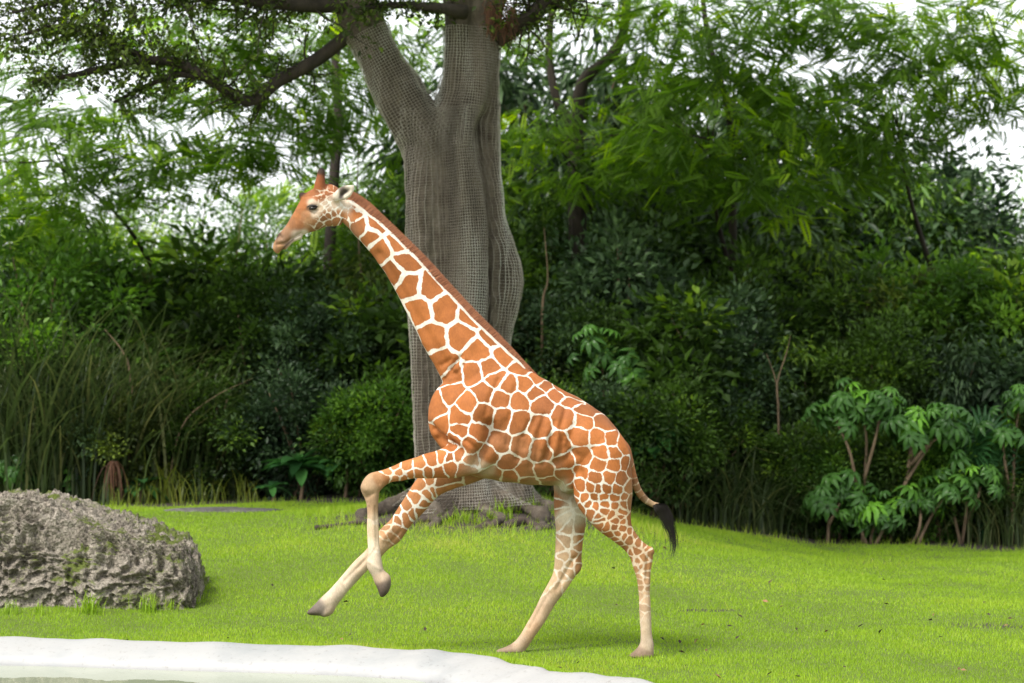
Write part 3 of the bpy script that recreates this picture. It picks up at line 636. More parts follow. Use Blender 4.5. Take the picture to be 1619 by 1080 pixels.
# mane: upright bristles along the crest of the neck
crest = catmull([(548, 309), (556, 311), (575, 323), (594, 340), (632, 376), (672, 416), (712, 460), (752, 502), (792, 540), (822, 568), (848, 592), (858, 601)], 12)
tt = rng.uniform(0, len(crest) - 1.001, 15000); i0 = tt.astype(int); fr = tt - i0
cp = crest[i0] * (1 - fr)[:, None] + crest[i0 + 1] * fr[:, None]; tg = unit(np.gradient(crest, axis=0))[i0]
u01 = tt / (len(crest) - 1)
Yo = rng.normal(0, .014, len(tt)) * (1 - .4 * u01)
base = np.column_stack([(cp[:, 0] - CX) * CAM_D / FPX, Yo, CAM_H - (cp[:, 1] - HY) * CAM_D / FPX])
tg3 = np.column_stack([tg[:, 0], np.zeros(len(tg)), -tg[:, 1]]); up3 = np.column_stack([-tg3[:, 2], np.zeros(len(tg)), tg3[:, 0]])
ln = (.052 * (1 - .85 * smooth(.6, 1.0, u01)) * (.5 + .5 * smooth(0, .06, u01))) * rng.uniform(.8, 1.08, len(tt))
base = base - up3 * .02
tip = base + up3 * (ln + .02)[:, None] + tg3 * (ln * rng.uniform(.1, .55, len(tt)))[:, None] + np.column_stack([tt * 0, rng.normal(0, .006, len(tt)), tt * 0])
wd = tg3 * .0035
V = np.stack([base - wd, base + wd, tip], 1).reshape(-1, 3); T = np.arange(len(V)).reshape(-1, 3)
m, nt, b, out = new_mat('mane hair')
a_ = node(nt, 'ShaderNodeAttribute', attribute_name='tint'); r = ramp(nt, [(0, (.16, .05, .022)), (1, (.42, .17, .08))]); nt.links.new(a_.outputs['Fac'], r.inputs[0]); nt.links.new(r.outputs[0], b.inputs['Base Color']); b.inputs['Roughness'].default_value = .8
gpart('mane', mesh_np('mane', V, T, False, {'tint': np.repeat(rng.uniform(0, 1, len(tt)), 3)}), m)

# tail tuft: long black strands
tp = catmull([(1034, 795), (1043, 799), (1051, 810), (1058, 827), (1064, 845), (1066, 862), (1062, 884)], 4)
Sx = Soup()
for k in range(420):
    r_ = rng.random(); wild = 2.6 if rng.random() < .3 else .8; n_ = int(5 + (len(tp) - 5) * (r_ ** .9)); sp_ = np.clip(rng.normal(0, 1, 2), -1.8, 1.8); bend = rng.normal(0, 1); pts = []
    for q in range(0, n_):
        t_ = q / len(tp); spread = np.interp(t_, [0, .18, .4, .7, 1], [2.5, 8, 7, 3, 1.2])
        jx = sp_[0] * spread * .62 + bend * 3.0 * wild * t_ ** 1.8; pts.append(P(tp[q][0] + jx, tp[q][1] - .55 * jx, 0) + np.array([0, sp_[1] * spread / 230, 0]))
    pts = np.array(pts); w_ = np.linspace(.0026, .0005, len(pts))[:, None] * np.array([.7, -.7, .3])
    V = np.stack([pts - w_, pts + w_], 1).reshape(-1, 3); a0 = np.arange(len(pts) - 1) * 2
    Sx.add(V, None, np.stack([a0, a0 + 1, a0 + 3, a0 + 2], -1))
gpart('tail_tuft', Sx.mesh('tail_tuft', False, None), black)
gir.location.z = -.012

# ------------------------------------------------------------------ boulder
def grid_sphere(n):
    """cube-sphere with n*n quads per face, welded"""
    V, Q = [], []
    t = np.linspace(-1, 1, n + 1); A, B = np.meshgrid(t, t, indexing='ij')
    for k, f in enumerate([(0, 1, 2, 1), (0, 1, 2, -1), (1, 2, 0, 1), (1, 2, 0, -1), (2, 0, 1, 1), (2, 0, 1, -1)]):
        p = np.zeros((n + 1, n + 1, 3)); p[..., f[0]] = np.tan(A * np.pi / 4); p[..., f[1]] = np.tan(B * np.pi / 4); p[..., f[2]] = f[3]
        o_ = k * (n + 1) ** 2; i, j = np.meshgrid(np.arange(n), np.arange(n), indexing='ij'); a = (o_ + i * (n + 1) + j).ravel()
        q = np.stack([a, a + n + 1, a + n + 2, a + 1], -1); Q.append(q if f[3] > 0 else q[:, ::-1]); V.append(p.reshape(-1, 3))
    V = unit(np.concatenate(V)); Q = np.concatenate(Q)
    key = np.round(V * 1e5).astype(np.int64); _, ix, inv = np.unique(key, axis=0, return_index=True, return_inverse=True)
    return V[ix], inv.ravel()[Q]
V, Q = grid_sphere(175)
# silhouette by azimuth-free profile: top height over x read from the photograph (front base at Y=3.1)
YB = 3.95
prof_x = np.array([PX(v, YB) for v in (-260, -180, -90, 0, 60, 100, 130, 160, 200, 240, 275, 297, 308, 316)])
prof_z = np.array([CAM_H - (v - HY) * (YB + CAM_D) / FPX for v in (880, 820, 790, 781, 781, 790, 803, 817, 826, 838, 846, 862, 890, 935)])
cx0 = (prof_x[0] + prof_x[-1]) / 2; hx = (prof_x[-1] - prof_x[0]) / 2
e = 12.0
sup = V / (np.abs(V) ** e).sum(1)[:, None] ** (1 / e)          # rounded box
X = cx0 + sup[:, 0] * hx; Yb = YB + sup[:, 1] * .85 * (1 - .12 * sup[:, 0])
top = np.interp(X, prof_x, prof_z); zb = -.15
Z = zb + (top - zb) * np.minimum(1, (sup[:, 2] * .5 + .5) * 1.08)
Z = np.where(Z > .1, Z - .055 * (Z - .1), Z); co_b = np.column_stack([X, Yb + .16 * (Z - .3) * (sup[:, 1] < 0), Z])
nb = unit(V * np.array([1 / hx, 1 / .85, 1 / .6]))
def cell(p, scale, seed):
    """worley F1 on a jittered grid"""
    q = p * scale; ip = np.floor(q).astype(int); best = np.full(len(p), 9.)
    for dx in (-1, 0, 1):
        for dy in (-1, 0, 1):
            for dz in (-1, 0, 1):
                c = ip + np.array([dx, dy, dz]); h = (c[:, 0] * 73856093 ^ c[:, 1] * 19349663 ^ c[:, 2] * 83492791 ^ seed * 2654435) & 0xffffff
                j = np.column_stack([(h * 16807 % 2147483647) % 1000, (h * 48271 % 2147483647) % 1000, (h * 69621 % 2147483647) % 1000]) / 1000
                best = np.minimum(best, np.linalg.norm(c + j - q, axis=1))
    return best
wp = co_b + .05 * np.column_stack([vnoise(co_b * 7, 1), vnoise(co_b * 7, 2), vnoise(co_b * 7, 3)])
dsp = .05 * vnoise(co_b * 2.2, 41) + .03 * vnoise(co_b * 6, 42)
plate = np.exp(-(((co_b[:, 0] - PX(105, 3.2)) / .16) ** 2 + ((co_b[:, 2] - .72) / .28) ** 2))
pit = (.5 - cell(wp, 8, 1)) * .07 + (.5 - cell(wp, 13, 2)) * .15 + (.5 - cell(wp, 27, 3)) * .075
dsp = dsp - pit * (1 - .8 * plate)
co_b = co_b + nb * dsp[:, None]
m, nt, b, out = new_mat('pitted coral rock')
n1 = noise(nt, 5, 8, .7); n2 = noise(nt, 45, 6, .7); n3 = noise(nt, 2.6, 5, .65)
c = ramp(nt, [(.25, (.15, .13, .105)), (.5, (.33, .295, .25)), (.75, (.48, .445, .39))]); nt.links.new(n1.outputs[0], c.inputs[0])
c2 = ramp(nt, [(.36, (.32, .30, .27)), (.6, (1.2, 1.17, 1.12))]); nt.links.new(n2.outputs[0], c2.inputs[0])
mu = node(nt, 'ShaderNodeMixRGB', blend_type='MULTIPLY', _Fac=1); nt.links.new(c.outputs[0], mu.inputs[1]); nt.links.new(c2.outputs[0], mu.inputs[2])
geo = node(nt, 'ShaderNodeNewGeometry'); sx = node(nt, 'ShaderNodeSeparateXYZ'); nt.links.new(geo.outputs['Normal'], sx.inputs[0])
m3 = node(nt, 'ShaderNodeMath', operation='MULTIPLY_ADD'); m3.inputs[1].default_value = .12; nt.links.new(sx.outputs['Z'], m3.inputs[0]); nt.links.new(n3.outputs[0], m3.inputs[2])
m4 = node(nt, 'ShaderNodeMath', operation='MULTIPLY_ADD'); m4.inputs[1].default_value = .35; nt.links.new(n2.outputs[0], m4.inputs[0]); nt.links.new(m3.outputs[0], m4.inputs[2])
ms = ramp(nt, [(.755, (0, 0, 0)), (.83, (1, 1, 1))]); nt.links.new(m4.outputs[0], ms.inputs[0])
mx = node(nt, 'ShaderNodeMixRGB', _Color2=(.11, .14, .02, 1)); nt.links.new(ms.outputs[0], mx.inputs[0]); nt.links.new(mu.outputs[0], mx.inputs[1])
nt.links.new(mx.outputs[0], b.inputs['Base Color']); b.inputs['Roughness'].default_value = .95
vo = node(nt, 'ShaderNodeTexVoronoi'); vo.inputs['Scale'].default_value = 26; nt.links.new(n1.inputs['Vector'].links[0].from_socket, vo.inputs['Vector'])
adv = node(nt, 'ShaderNodeMath', operation='ADD'); nt.links.new(vo.outputs['Distance'], adv.inputs[0]); nt.links.new(n2.outputs[0], adv.inputs[1])
bump(nt, b, adv.outputs[0], 1.0, .035)
rock_me = mesh_np('boulder', co_b, Q, True)
tag(obj('boulder', rock_me, m), 'large pitted grey-brown rock with moss patches on the lawn', 'boulder')

# ------------------------------------------------------------------ main tree with wire mesh round its trunk
YT = 9.0
def col(rows, Y=YT, dy=0.0):
    """rows (px, py, r_px[, dY]) -> path, radii"""
    pts = np.array([P(r[0], r[1], Y + dy + (r[3] if len(r) > 3 else 0)) for r in rows]); k = (Y + CAM_D) / FPX
    return pts, np.array([r[2] for r in rows]) * k
T1 = [(735, 840, 84), (732, 800, 72), (724, 760, 62), (712, 690, 52), (708, 590, 50), (706, 480, 56), (706, 380, 58), (702, 290, 54), (698, 225, 48), (716, 165, 30), (728, 100, 26), (732, 40, 28), (728, -40, 30), (715, -170, 28), (690, -330, 20)]
T2 = [(700, 300, 40), (680, 235, 44), (652, 185, 40), (622, 130, 36), (594, 80, 32), (572, 35, 31), (550, -10, 31), (510, -80, 28), (450, -180, 22), (380, -300, 14)]
T3 = [(812, 840, 46, .1), (803, 800, 40, .1), (790, 700, 26, .1), (784, 600, 20, .1), (785, 530, 21, .1), (793, 480, 25, .1), (799, 438, 27, .1), (791, 395, 25, .1), (780, 350, 21, .1), (775, 300, 21, .1), (772, 200, 20, .1), (770, 100, 22, .1), (776, 20, 24, .1), (808, -60, 24, .2), (880, -180, 20, .4), (960, -320, 13, .5)]
T4 = [(745, 640, 18, -.3), (748, 520, 22, -.32), (746, 400, 24, -.32), (738, 300, 22, -.3), (726, 220, 22, -.25), (746, 150, 22, -.12), (752, 90, 22, -.05), (755, 10, 22, 0), (752, -80, 18, 0)]
T5 = [(682, 760, 24, -.3), (672, 600, 18, -.25), (668, 450, 22, -.3), (668, 330, 24, -.28), (660, 240, 18, -.2)]
tr = Soup()
for rows in (T1, T2, T3, T4, T5):
    p_, r_ = col(rows); tr.add(*tube(p_, r_, 20, 5))
for ang, ln, r0 in [(-2.9, 1.5, .16), (-2.2, 1.1, .14), (-1.4, 1.0, .15), (-.7, 1.2, .15), (.1, 1.5, .15), (1.2, 1.0, .14), (2.2, 1.2, .14)]:   # buttress roots
    pts = []; rr = []
    for t in np.linspace(0, 1, 6):
        x = TREE[0] + math.cos(ang + .3 * math.sin(5 * t + ang)) * (.25 + ln * t); y = TREE[1] + math.sin(ang + .3 * math.sin(5 * t + ang)) * (.25 + ln * t)
        pts.append((x, y, gz(x, y) + .16 * (1 - t) - .02)); rr.append(r0 * (1 - .75 * t))
    tr.add(*tube(pts, rr, 10, 3))
raw = obj('raw', tr.mesh('raw', False, None))
md = raw.modifiers.new('r', 'REMESH'); md.mode = 'VOXEL'; md.voxel_size = .032
sm = raw.modifiers.new('s', 'SMOOTH'); sm.factor = .5; sm.iterations = 4
dg = bpy.context.evaluated_depsgraph_get(); tm = bpy.data.meshes.new_from_object(raw.evaluated_get(dg)); bpy.data.objects.remove(raw)
n_ = len(tm.vertices); tc = np.empty(n_ * 3, np.float32); tm.vertices.foreach_get('co', tc); tc = tc.reshape(-1, 3).astype(float)
tn = np.empty(n_ * 3, np.float32); tm.vertex_normals.foreach_get('vector', tn); tn = tn.reshape(-1, 3)
lv = np.empty(len(tm.loops), np.int32); tm.loops.foreach_get('vertex_index', lv); tq = lv.reshape(-1, 4)
tc = tc + tn * (.05 * vnoise(tc * np.array([6, 6, .7]), 51) + .012 * vnoise(tc * np.array([14, 14, 3]), 52) + .008 * vnoise(tc * 20, 53))[:, None]
tree = empty('shade_tree', (TREE[0], TREE[1], gz(*TREE)))
tag(tree, 'large grey forked tree whose thick trunk is wrapped in wire mesh', 'tree')
def tpart(name, me, mat, root=tree):
    o = obj(name, me, mat, root); o.location = -Vector(root.location); return o
tpart('trunk', mesh_np('trunk', tc, tq, True), M['bark'])
tb = BVHTree.FromPolygons([tuple(c) for c in tc], [tuple(q) for q in tq.tolist()])

# wire mesh: a wrapped grid of real wires
def wrap(axis_rows, lim, cellsize, zrows, start_ang=0, droop=None):
    """grid of points on the trunk surface seen from outside along an axis"""
    p_, r_ = col(axis_rows); K = catmull(np.column_stack([p_, r_]), 8)
    seg = np.concatenate([[0], np.cumsum(np.linalg.norm(np.diff(K[:, :3], axis=0), axis=1))])
    ln = seg[-1]; nr = int(ln / cellsize); u = np.linspace(0, ln, nr)
    C = np.column_stack([np.interp(u, seg, K[:, k]) for k in range(4)])
    t = unit(np.gradient(C[:, :3], axis=0)); na = int(2 * np.pi * r_.mean() * lim / cellsize)
    ang = np.linspace(0, 2 * np.pi, na, endpoint=False)
    rad = np.empty((nr, na)); D = np.empty((nr, na, 3))
    for i in range(nr):
        uu = np.array([1., 0, 0]); uu = unit(uu - t[i] * uu.dot(t[i])); ww = np.cross(t[i], uu)
        for j in range(na):
            d = math.cos(ang[j]) * uu + math.sin(ang[j]) * ww; D[i, j] = d
            far = C[i, 3] * lim * 1.5
            h = tb.ray_cast(Vector(C[i, :3] + d * far), Vector(-d), far)
            rad[i, j] = (far - h[3]) if h[0] is not None else C[i, 3]
    for _ in range(3):                                   # stiff wire bridges the hollows
        av = (np.roll(rad, 1, 1) + np.roll(rad, -1, 1)) / 2
        rad = np.maximum(rad, av * .985)
        rad[1:-1] = .5 * rad[1:-1] + .25 * (rad[:-2] + rad[2:])
    rad += .012 + .012 * np.abs(np.sin(np.arange(nr)[:, None] * .11 + ang[None] * 3))
    return C[:, None, :3] + D * rad[..., None], D
def wires(Pg, D, w, closed=True):
    Sx = Soup(); nr, na, _ = Pg.shape
    jit = rng.normal(0, .002, Pg.shape); Pg = Pg + jit
    def prism(A, B, n):
        t = unit(B - A); s = np.cross(t, n) * w / 2; h = n * w
        V = np.stack([A - s, A + s, A + h, B - s, B + s, B + h], 1)
        F = np.array([[0, 1, 4, 3], [1, 2, 5, 4], [2, 0, 3, 5]])
        k = len(A); Sx.add(V.reshape(-1, 3), None, (F[None] + (np.arange(k) * 6)[:, None, None]).reshape(-1, 4))
    A = Pg.reshape(-1, 3); n = D.reshape(-1, 3)
    Br = np.roll(Pg, -1, 1).reshape(-1, 3); prism(A, Br, n)
    prism(Pg[:-1].reshape(-1, 3), Pg[1:].reshape(-1, 3), D[:-1].reshape(-1, 3))
    return Sx.mesh('wire_panel', False, None)
m, nt, b, out = new_mat('galvanised wire'); n1 = noise(nt, 2.4, 6, .65, mapping=(1, 1, .22))
c = ramp(nt, [(.3, (.16, .135, .105)), (.5, (.35, .31, .255)), (.62, (.54, .515, .45)), (.78, (.38, .46, .43))]); nt.links.new(n1.outputs[0], c.inputs[0]); nt.links.new(c.outputs[0], b.inputs['Base Color'])
b.inputs['Roughness'].default_value = .5; b.inputs['Metallic'].default_value = .25
wire_root = empty('wire_mesh_wrap', (TREE[0], TREE[1], gz(*TREE) + .15))
tag(wire_root, 'grey square wire mesh wrapped around the forked tree trunk', 'wire mesh')
AX = [(752, 800, 100), (748, 740, 82), (738, 640, 72), (738, 540, 74), (742, 480, 82), (744, 420, 86), (738, 320, 80), (728, 210, 70), (726, 172, 68)]
for rows, lim in ((AX, 1.0), ([(690, 250, 44), (672, 215, 42), (652, 185, 40), (622, 130, 36), (594, 80, 32), (580, 52, 31)], 1.0), ([(742, 235, 52), (745, 190, 48), (750, 140, 44), (752, 90, 42), (754, 45, 42)], 1.0)):
    Pg, D = wrap(rows, lim, .034, None); tpart('wire_panel', wires(Pg, D, .0052), m, wire_root)

# limbs of the main tree with fine dark twigs and small leaves
def rhomb(l, w, fold=.15, bend=.0):
    tv = np.array([[0, 0, 0], [-w / 2, l * .45, fold * w], [0, l, -bend * l], [w / 2, l * .45, fold * w]]); return tv, np.array([[0, 3, 2], [0, 2, 1]])
LEAF, LF = rhomb(1, .55, .2, .08); SHL = rhomb(1, .5, .2, .12)
def leaves(pos, dirs, size, tmpl=(LEAF, LF), up_jit=.6, r=rng):
    n = len(pos); up = unit(np.array([0, 0, 1.]) + r.normal(0, up_jit, (n, 3)))
    return inst(tmpl[0], tmpl[1], pos, frames(dirs, up), size)
def twiggy(path, radii, n_twigs, tw_len, leaf_n, leaf_size, spread=1.0, r=rng):
    """branch tube + twigs, and leaf positions along the twigs"""
    S = Soup(); S.add(*tube(path, radii, 8, 4)); K = catmull(np.column_stack([path, radii]), 8)
    LP, LD = [], []
    for _ in range(n_twigs):
        i = r.integers(len(K) // 6, len(K)); o_ = K[i, :3]
        d = unit(r.normal(0, 1, 3) * np.array([1, .8, .7]) + np.array([-.3, 0, .15])); l = tw_len * r.uniform(.4, 1.1); pts = [o_]
        for q in range(4): d = unit(d + r.normal(0, .28, 3)); pts.append(pts[-1] + d * l / 4)
        pts = np.array(pts); S.add(*tube(pts, np.linspace(max(.005, K[i, 3] * .2), .002, 5), 4, 1))
        for q in range(leaf_n):
            s = r.uniform(.15, 1); k = min(3, int(s * 4)); f = s * 4 - k
            LP.append(pts[k] * (1 - f) + pts[k + 1] * f + r.normal(0, .05 * spread, 3)); LD.append(unit(d + r.normal(0, .8, 3)))
    return S, np.array(LP), np.array(LD)
bS = Soup(); LPs, LDs = [], []
BR = [([(560, 48, 11), (500, 95, 11), (440, 128, 10.5), (392, 160, 10, -.2), (330, 124, 9, -.4), (270, 97, 8, -.5), (200, 101, 6.5, -.6), (120, 118, 4.5, -.7), (50, 130, 2.5, -.8)], 80, .7),
      ([(330, 124, 6, -.4), (285, 118, 5, -.45), (240, 132, 4, -.5), (180, 162, 2.5, -.5)], 18, .5),
      ([(555, 8, 13, -.1), (470, 8, 11, -.3), (380, -2, 9, -.4), (290, -14, 7, -.5), (150, -10, 5, -.6), (20, 20, 2.5, -.7)], 170, .95),
      ([(250, 98, 5, -.5), (180, 70, 4, -.7), (100, 40, 3, -.9), (20, 60, 2, -1)], 80, .7),
      ([(560, -20, 12), (480, -80, 9, -.3), (360, -120, 7, -.5), (200, -120, 5, -.6), (40, -90, 3, -.6)], 120, 1.1),
      ([(785, 62, 15), (830, 32, 13, -.1), (880, -5, 11, -.2), (960, -60, 8, -.3), (1080, -110, 5, -.4)], 90, .9),
      ([(735, 20, 12, -.2), (690, 12, 8, -.4), (620, 8, 5, -.5), (560, 14, 3, -.6)], 30, .5)]
for rows, nt_, tl in BR:
    p_, r_ = col(rows); S_, lp, ld = twiggy(p_, r_, nt_, tl, 30, .06)
    for v in S_.V: pass
    bS.add(np.concatenate(S_.V), np.concatenate(S_.T), np.concatenate(S_.Q)); LPs.append(lp); LDs.append(ld)
tpart('branch', bS.mesh('branch', True, None), M['dark_bark'])
LP, LD = np.concatenate(LPs), np.concatenate(LDs)
V, F = leaves(LP, LD, rng.uniform(.045, .095, len(LP)))
tpart('twig_leaves', mesh_np('twig_leaves', V, F, False, {'tint': np.repeat(rng.uniform(0, 1, len(LP)), 4)}), M['small'])

# fine brown fibre hanging under the right fork
Sx = Soup()
for k in range(160):
    p0 = P(rng.uniform(765, 815), rng.uniform(0, 28), YT - .25) + np.array([0, rng.uniform(-.15, .15), 0]); l = rng.uniform(.12, .38)
    p = np.array([p0, p0 + [rng.normal(0, .03), 0, -l * .5], p0 + [rng.normal(0, .06), 0, -l]]); w_ = np.array([.003, 0, 0])
    V = np.stack([p - w_, p + w_], 1).reshape(-1, 3); Sx.add(V, None, [[0, 1, 3, 2], [2, 3, 5, 4]], rng.random())
tpart('hanging_fibre', Sx.mesh('hanging_fibre'), M['dead'])
# surface roots and lumps of earth at the foot
for k, (x0, y0, x1, y1, r0) in enumerate([(690, 800, 580, 775, 10), (700, 812, 600, 800, 9), (760, 818, 800, 826, 9), (680, 822, 735, 828, 8), (640, 792, 500, 782, 7), (800, 800, 870, 790, 9)]):
    Y0 = YT - .75 - .1 * (k % 3); A = P(x0, y0, Y0); B_ = P(x1, y1, Y0 - .05)
    pts = []; rr = []
    for t in np.linspace(0, 1, 8):
        q = A * (1 - t) + B_ * t; q[1] += .12 * math.sin(6 * t + k); q[2] = gz(q[0], q[1]) + .02 + .02 * math.sin(9 * t + k); pts.append(q); rr.append(r0 * 27 / FPX * (1 - .5 * t) * rng.uniform(.8, 1.2))
    v_, t_, q_ = tube(pts, rr, 9, 4, True, .12); tpart('root', mesh_np('root', v_, [t_, q_], True), M['root'])

# ------------------------------------------------------------------ plants of the thicket
def shrub_mesh(name, h, rad, n, leaf, r, nsub=100, low=0.06, flat=.8, clus=.15, inner=.25, droop=0.0, tm=None):
    """leafy mass of separate leaf clusters on a lobed outline, a few dark leaves inside, plus stems"""
    dv = unit(r.normal(0, 1, (nsub, 3))); rr = r.uniform(.45, 1, (nsub, 1)) ** .6 * (1 + .16 * vnoise(dv * 2.2, int(r.integers(1e6))))[:, None]
    sub = dv * rr * np.array([rad, rad * flat, h * .5]) + np.array([0, 0, h * .5]); sub[:, 2] = np.maximum(sub[:, 2], low * h + .1 * r.random(nsub))
    ix = r.integers(0, nsub, n); sg = clus * r.uniform(.55, 1.25, nsub)
    off = r.normal(0, 1, (n, 3)) * sg[ix][:, None] * np.array([1, 1, .8]); pos = sub[ix] + off
    dirs = unit(unit(off) * 1.0 + .5 * dv[ix] + r.normal(0, .35, (n, 3)) + np.array([0, 0, -.05 - droop]))
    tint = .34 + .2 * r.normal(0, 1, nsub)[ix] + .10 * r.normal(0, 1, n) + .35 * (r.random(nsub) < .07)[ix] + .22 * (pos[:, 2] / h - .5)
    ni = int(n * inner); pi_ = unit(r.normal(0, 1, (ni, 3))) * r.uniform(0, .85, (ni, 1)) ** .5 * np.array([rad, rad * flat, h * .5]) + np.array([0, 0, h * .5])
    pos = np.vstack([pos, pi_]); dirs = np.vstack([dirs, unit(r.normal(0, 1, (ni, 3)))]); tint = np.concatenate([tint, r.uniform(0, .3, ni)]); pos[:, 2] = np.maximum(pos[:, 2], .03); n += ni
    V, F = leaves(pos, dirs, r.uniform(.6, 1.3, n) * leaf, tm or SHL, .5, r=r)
    S = Soup()
    for k in range(9):
        e_ = sub[r.integers(nsub)]; b0 = np.array([r.normal(0, .12), r.normal(0, .12), -.1]); mid = (b0 + e_) / 2 * np.array([.7, .7, 1.05])
        S.add(*tube([b0, mid, e_], [.03, .02, .006], 6, 3))
    return mesh_np(name, V, F, False, {'tint': np.repeat(np.clip(tint, 0, 1), 4)}), S.mesh(name + '_stem', True, None)

def pinnate(npair=11, l=1.0, leaf=.21, w=.11):
    """feathery compound leaf: leaflets in pairs along a drooping midrib"""
    tv, tf = [], []; k = 0
    for i in range(npair):
        t = (i + .6) / npair; y = t * l; z = -.18 * t * t * l; ll = leaf * math.sin(math.pi * min(1, .25 + t * .72)) 
        for s in (-1, 1):
            d = np.array([s * .93, .32, -.2]); p0 = np.array([0, y, z]); sd = np.array([-.32 * s, .93, 0]) * w / 2
            tv += [p0, p0 + d * ll * .5 - sd, p0 + d * ll, p0 + d * ll * .5 + sd]; tf += [[k, k + 1, k + 2], [k, k + 2, k + 3]]; k += 4
    return np.array(tv), np.array(tf)
PIN = pinnate()
def feather_module(r, n=250, size=.46, nsub=34):
    """one layered bough of feathery leaves about 1.7 m in radius and 0.7 m deep"""
    u_ = unit(r.normal(0, 1, (nsub, 3))) * r.uniform(.05, 1, (nsub, 1)) ** .45; sub = u_ * np.array([1.6, 1.6, .62])
    ix = r.integers(0, nsub, n); pos = sub[ix] + r.normal(0, 1, (n, 3)) * np.array([.3, .3, .1])
    out_ = sub[ix] * np.array([1, 1, 0]); dirs = unit(unit(out_ + 1e-3) * .7 + r.normal(0, .55, (n, 3)) * np.array([1, 1, .35]) + np.array([0, 0, -.2]))
    V, F = leaves(pos, dirs, size * r.uniform(.7, 1.25, n), PIN, .25, r=r)
    tint = np.clip(.42 + .15 * r.normal(0, 1, nsub)[ix] + .1 * r.normal(0, 1, n) + .5 * (r.random(nsub) < .08)[ix], 0, 1)
    me = mesh_np('crown', V, F, False, {'tint': np.repeat(tint, len(PIN[0]))}); me.materials.append(M['feather']); return me, sub
FMOD = [feather_module(np.random.default_rng(500 + k)) for k in range(4)]
def bough(root, c, rx, ry, rz, k):
    o = obj('crown', FMOD[k % 4][0], None, root); o.location = c; o.scale = (rx / 1.6, ry / 1.6, rz / .62); o.rotation_euler = (0, 0, rng.choice([0, math.pi]) + rng.uniform(-.3, .3)); return o

def place(root, x, y, rz=None, s=1.0):
    root.location = (x, y, gz(x, y) - .02); root.rotation_euler = (0, 0, rng.uniform(0, 6.28) if rz is None else rz); root.scale = (s, s, s)

# leafy shrubs: four builds, many copies
SH = []
for k, (h, rad, n, leaf) in enumerate([(2.0, 1.1, 7000, .095), (3.0, 1.35, 11000, .095), (4.2, 1.7, 16000, .105), (3.2, 1.5, 10000, .12)]):
    r = np.random.default_rng(100 + k); cm, st = shrub_mesh('foliage', h, rad, n, leaf, r, (70, 95, 130, 90)[k], clus=(.13, .15, .18, .17)[k])
    SH.append((cm, st, h))
cm, st = shrub_mesh('foliage', 6.0, 2.0, 6000, .11, np.random.default_rng(140), 170, .3, .7, .2, .12); SH.append((cm, st, 6.0))
cm, st = shrub_mesh('foliage', 4.4, 1.7, 9500, .22, np.random.default_rng(141), 90, .1, .8, .24, .25, 1.3, rhomb(1, .24, .15, .15)); SH.append((cm, st, 4.4))
cm, st = shrub_mesh('foliage', 3.2, 1.5, 3800, .24, np.random.default_rng(142), 60, .06, .8, .22, .3, .3, rhomb(1, .45, .2, .15)); SH.append((cm, st, 3.2))
def shrub(kind, px_, Y, s, mat, label, group, name='leafy_shrub', cat='shrub'):
    cm, st, h = SH[kind]; key = mat
    root = empty(name, (0, 0, 0)); tag(root, label, cat, group)
    ck = (kind, mat)
    if ck not in SHM:
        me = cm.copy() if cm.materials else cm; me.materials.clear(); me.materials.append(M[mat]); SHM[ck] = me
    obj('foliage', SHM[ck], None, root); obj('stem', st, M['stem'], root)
    place(root, PX(px_, Y), Y, None, s); return root
SHM = {}
ZL = [(-60, 'left'), (690, 'mid')]
def zone(px_):
    if px_ < 330: return 'behind the pitted boulder'
    if px_ < 660: return 'between the boulder and the wrapped tree'
    if px_ < 1010: return "behind the giraffe's back"
    if px_ < 1300: return "behind the giraffe's tail"
    return 'among the umbrella plants beyond the lawn'
ROWS = [ # kind, Y, px positions, scale, material
 (0, 13.6, [-60, 90, 215, 330, 455, 560, 640, 850, 940, 1040, 1130, 1260, 1390, 1500, 1610, 1700], .85, 'shrub', 'low shrub'),
 (1, 15.2, [-80, 40, 160, 290, 400, 520, 620, 720, 860, 960, 1060, 1170, 1280, 1390, 1490, 1590, 1690], 1.0, 'shrub', 'mid-height shrub'),
 (3, 17.0, [-40, 110, 240, 360, 480, 610, 740, 850, 970, 1090, 1210, 1330, 1450, 1570, 1690], 1.15, 'shrub', 'tall loose bush'),
 (2, 19.5, [-70, 70, 200, 330, 470, 600, 730, 850, 970, 1080, 1190, 1310, 1430, 1550, 1680], 1.08, 'shrub', 'high bush in the thicket wall'),
 (2, 22.5, [790, 860, 940, 1020, 1110, 1200, 1290, 1370, 1450], 1.62, 'shrub', 'towering bush at the back'),
 (2, 24.0, [-60, 90, 220, 330, 450, 560, 650, 740, 1560, 1680], .95, 'shrub', 'far bush closing the back')]
MIX = [('shrub', 'dark green '), ('shrub_grey', 'blue-grey leaved '), ('shrub_olive', 'olive green '), ('shrub_light', 'light green ')]
for kind, Y, pxs, s, mat, lab in ROWS:
    for p_ in pxs:
        q = p_ + rng.uniform(-25, 25); lo = (.74 if Y > 18 else .9) if (150 < p_ < 540 and Y > 16) or (p_ > 1380 and Y > 19) else 1.0; kind2 = kind
        if kind in (2, 3, 1) and rng.random() < .42: kind2 = 5 if rng.random() < .6 or Y > 18 else 6
        s2 = s * SH[kind][2] / SH[kind2][2]; mt, adj = MIX[rng.choice(4, p=[.5, .2, .18, .12])] if not 820 < p_ < 1260 else MIX[rng.choice(2, p=[.8, .2])]; shrub(kind2, q, Y + rng.uniform(-.5, .5), lo * s2 * rng.uniform(.85, 1.12), mt, adj + ('drooping ' if kind2 == 5 else 'large-leaved ' if kind2 == 6 else '') + lab + ' ' + zone(p_), 'thicket shrubs ' + zone(p_))  # right of the trunk only darker leaf colours, deepening that pocket's shade by colour
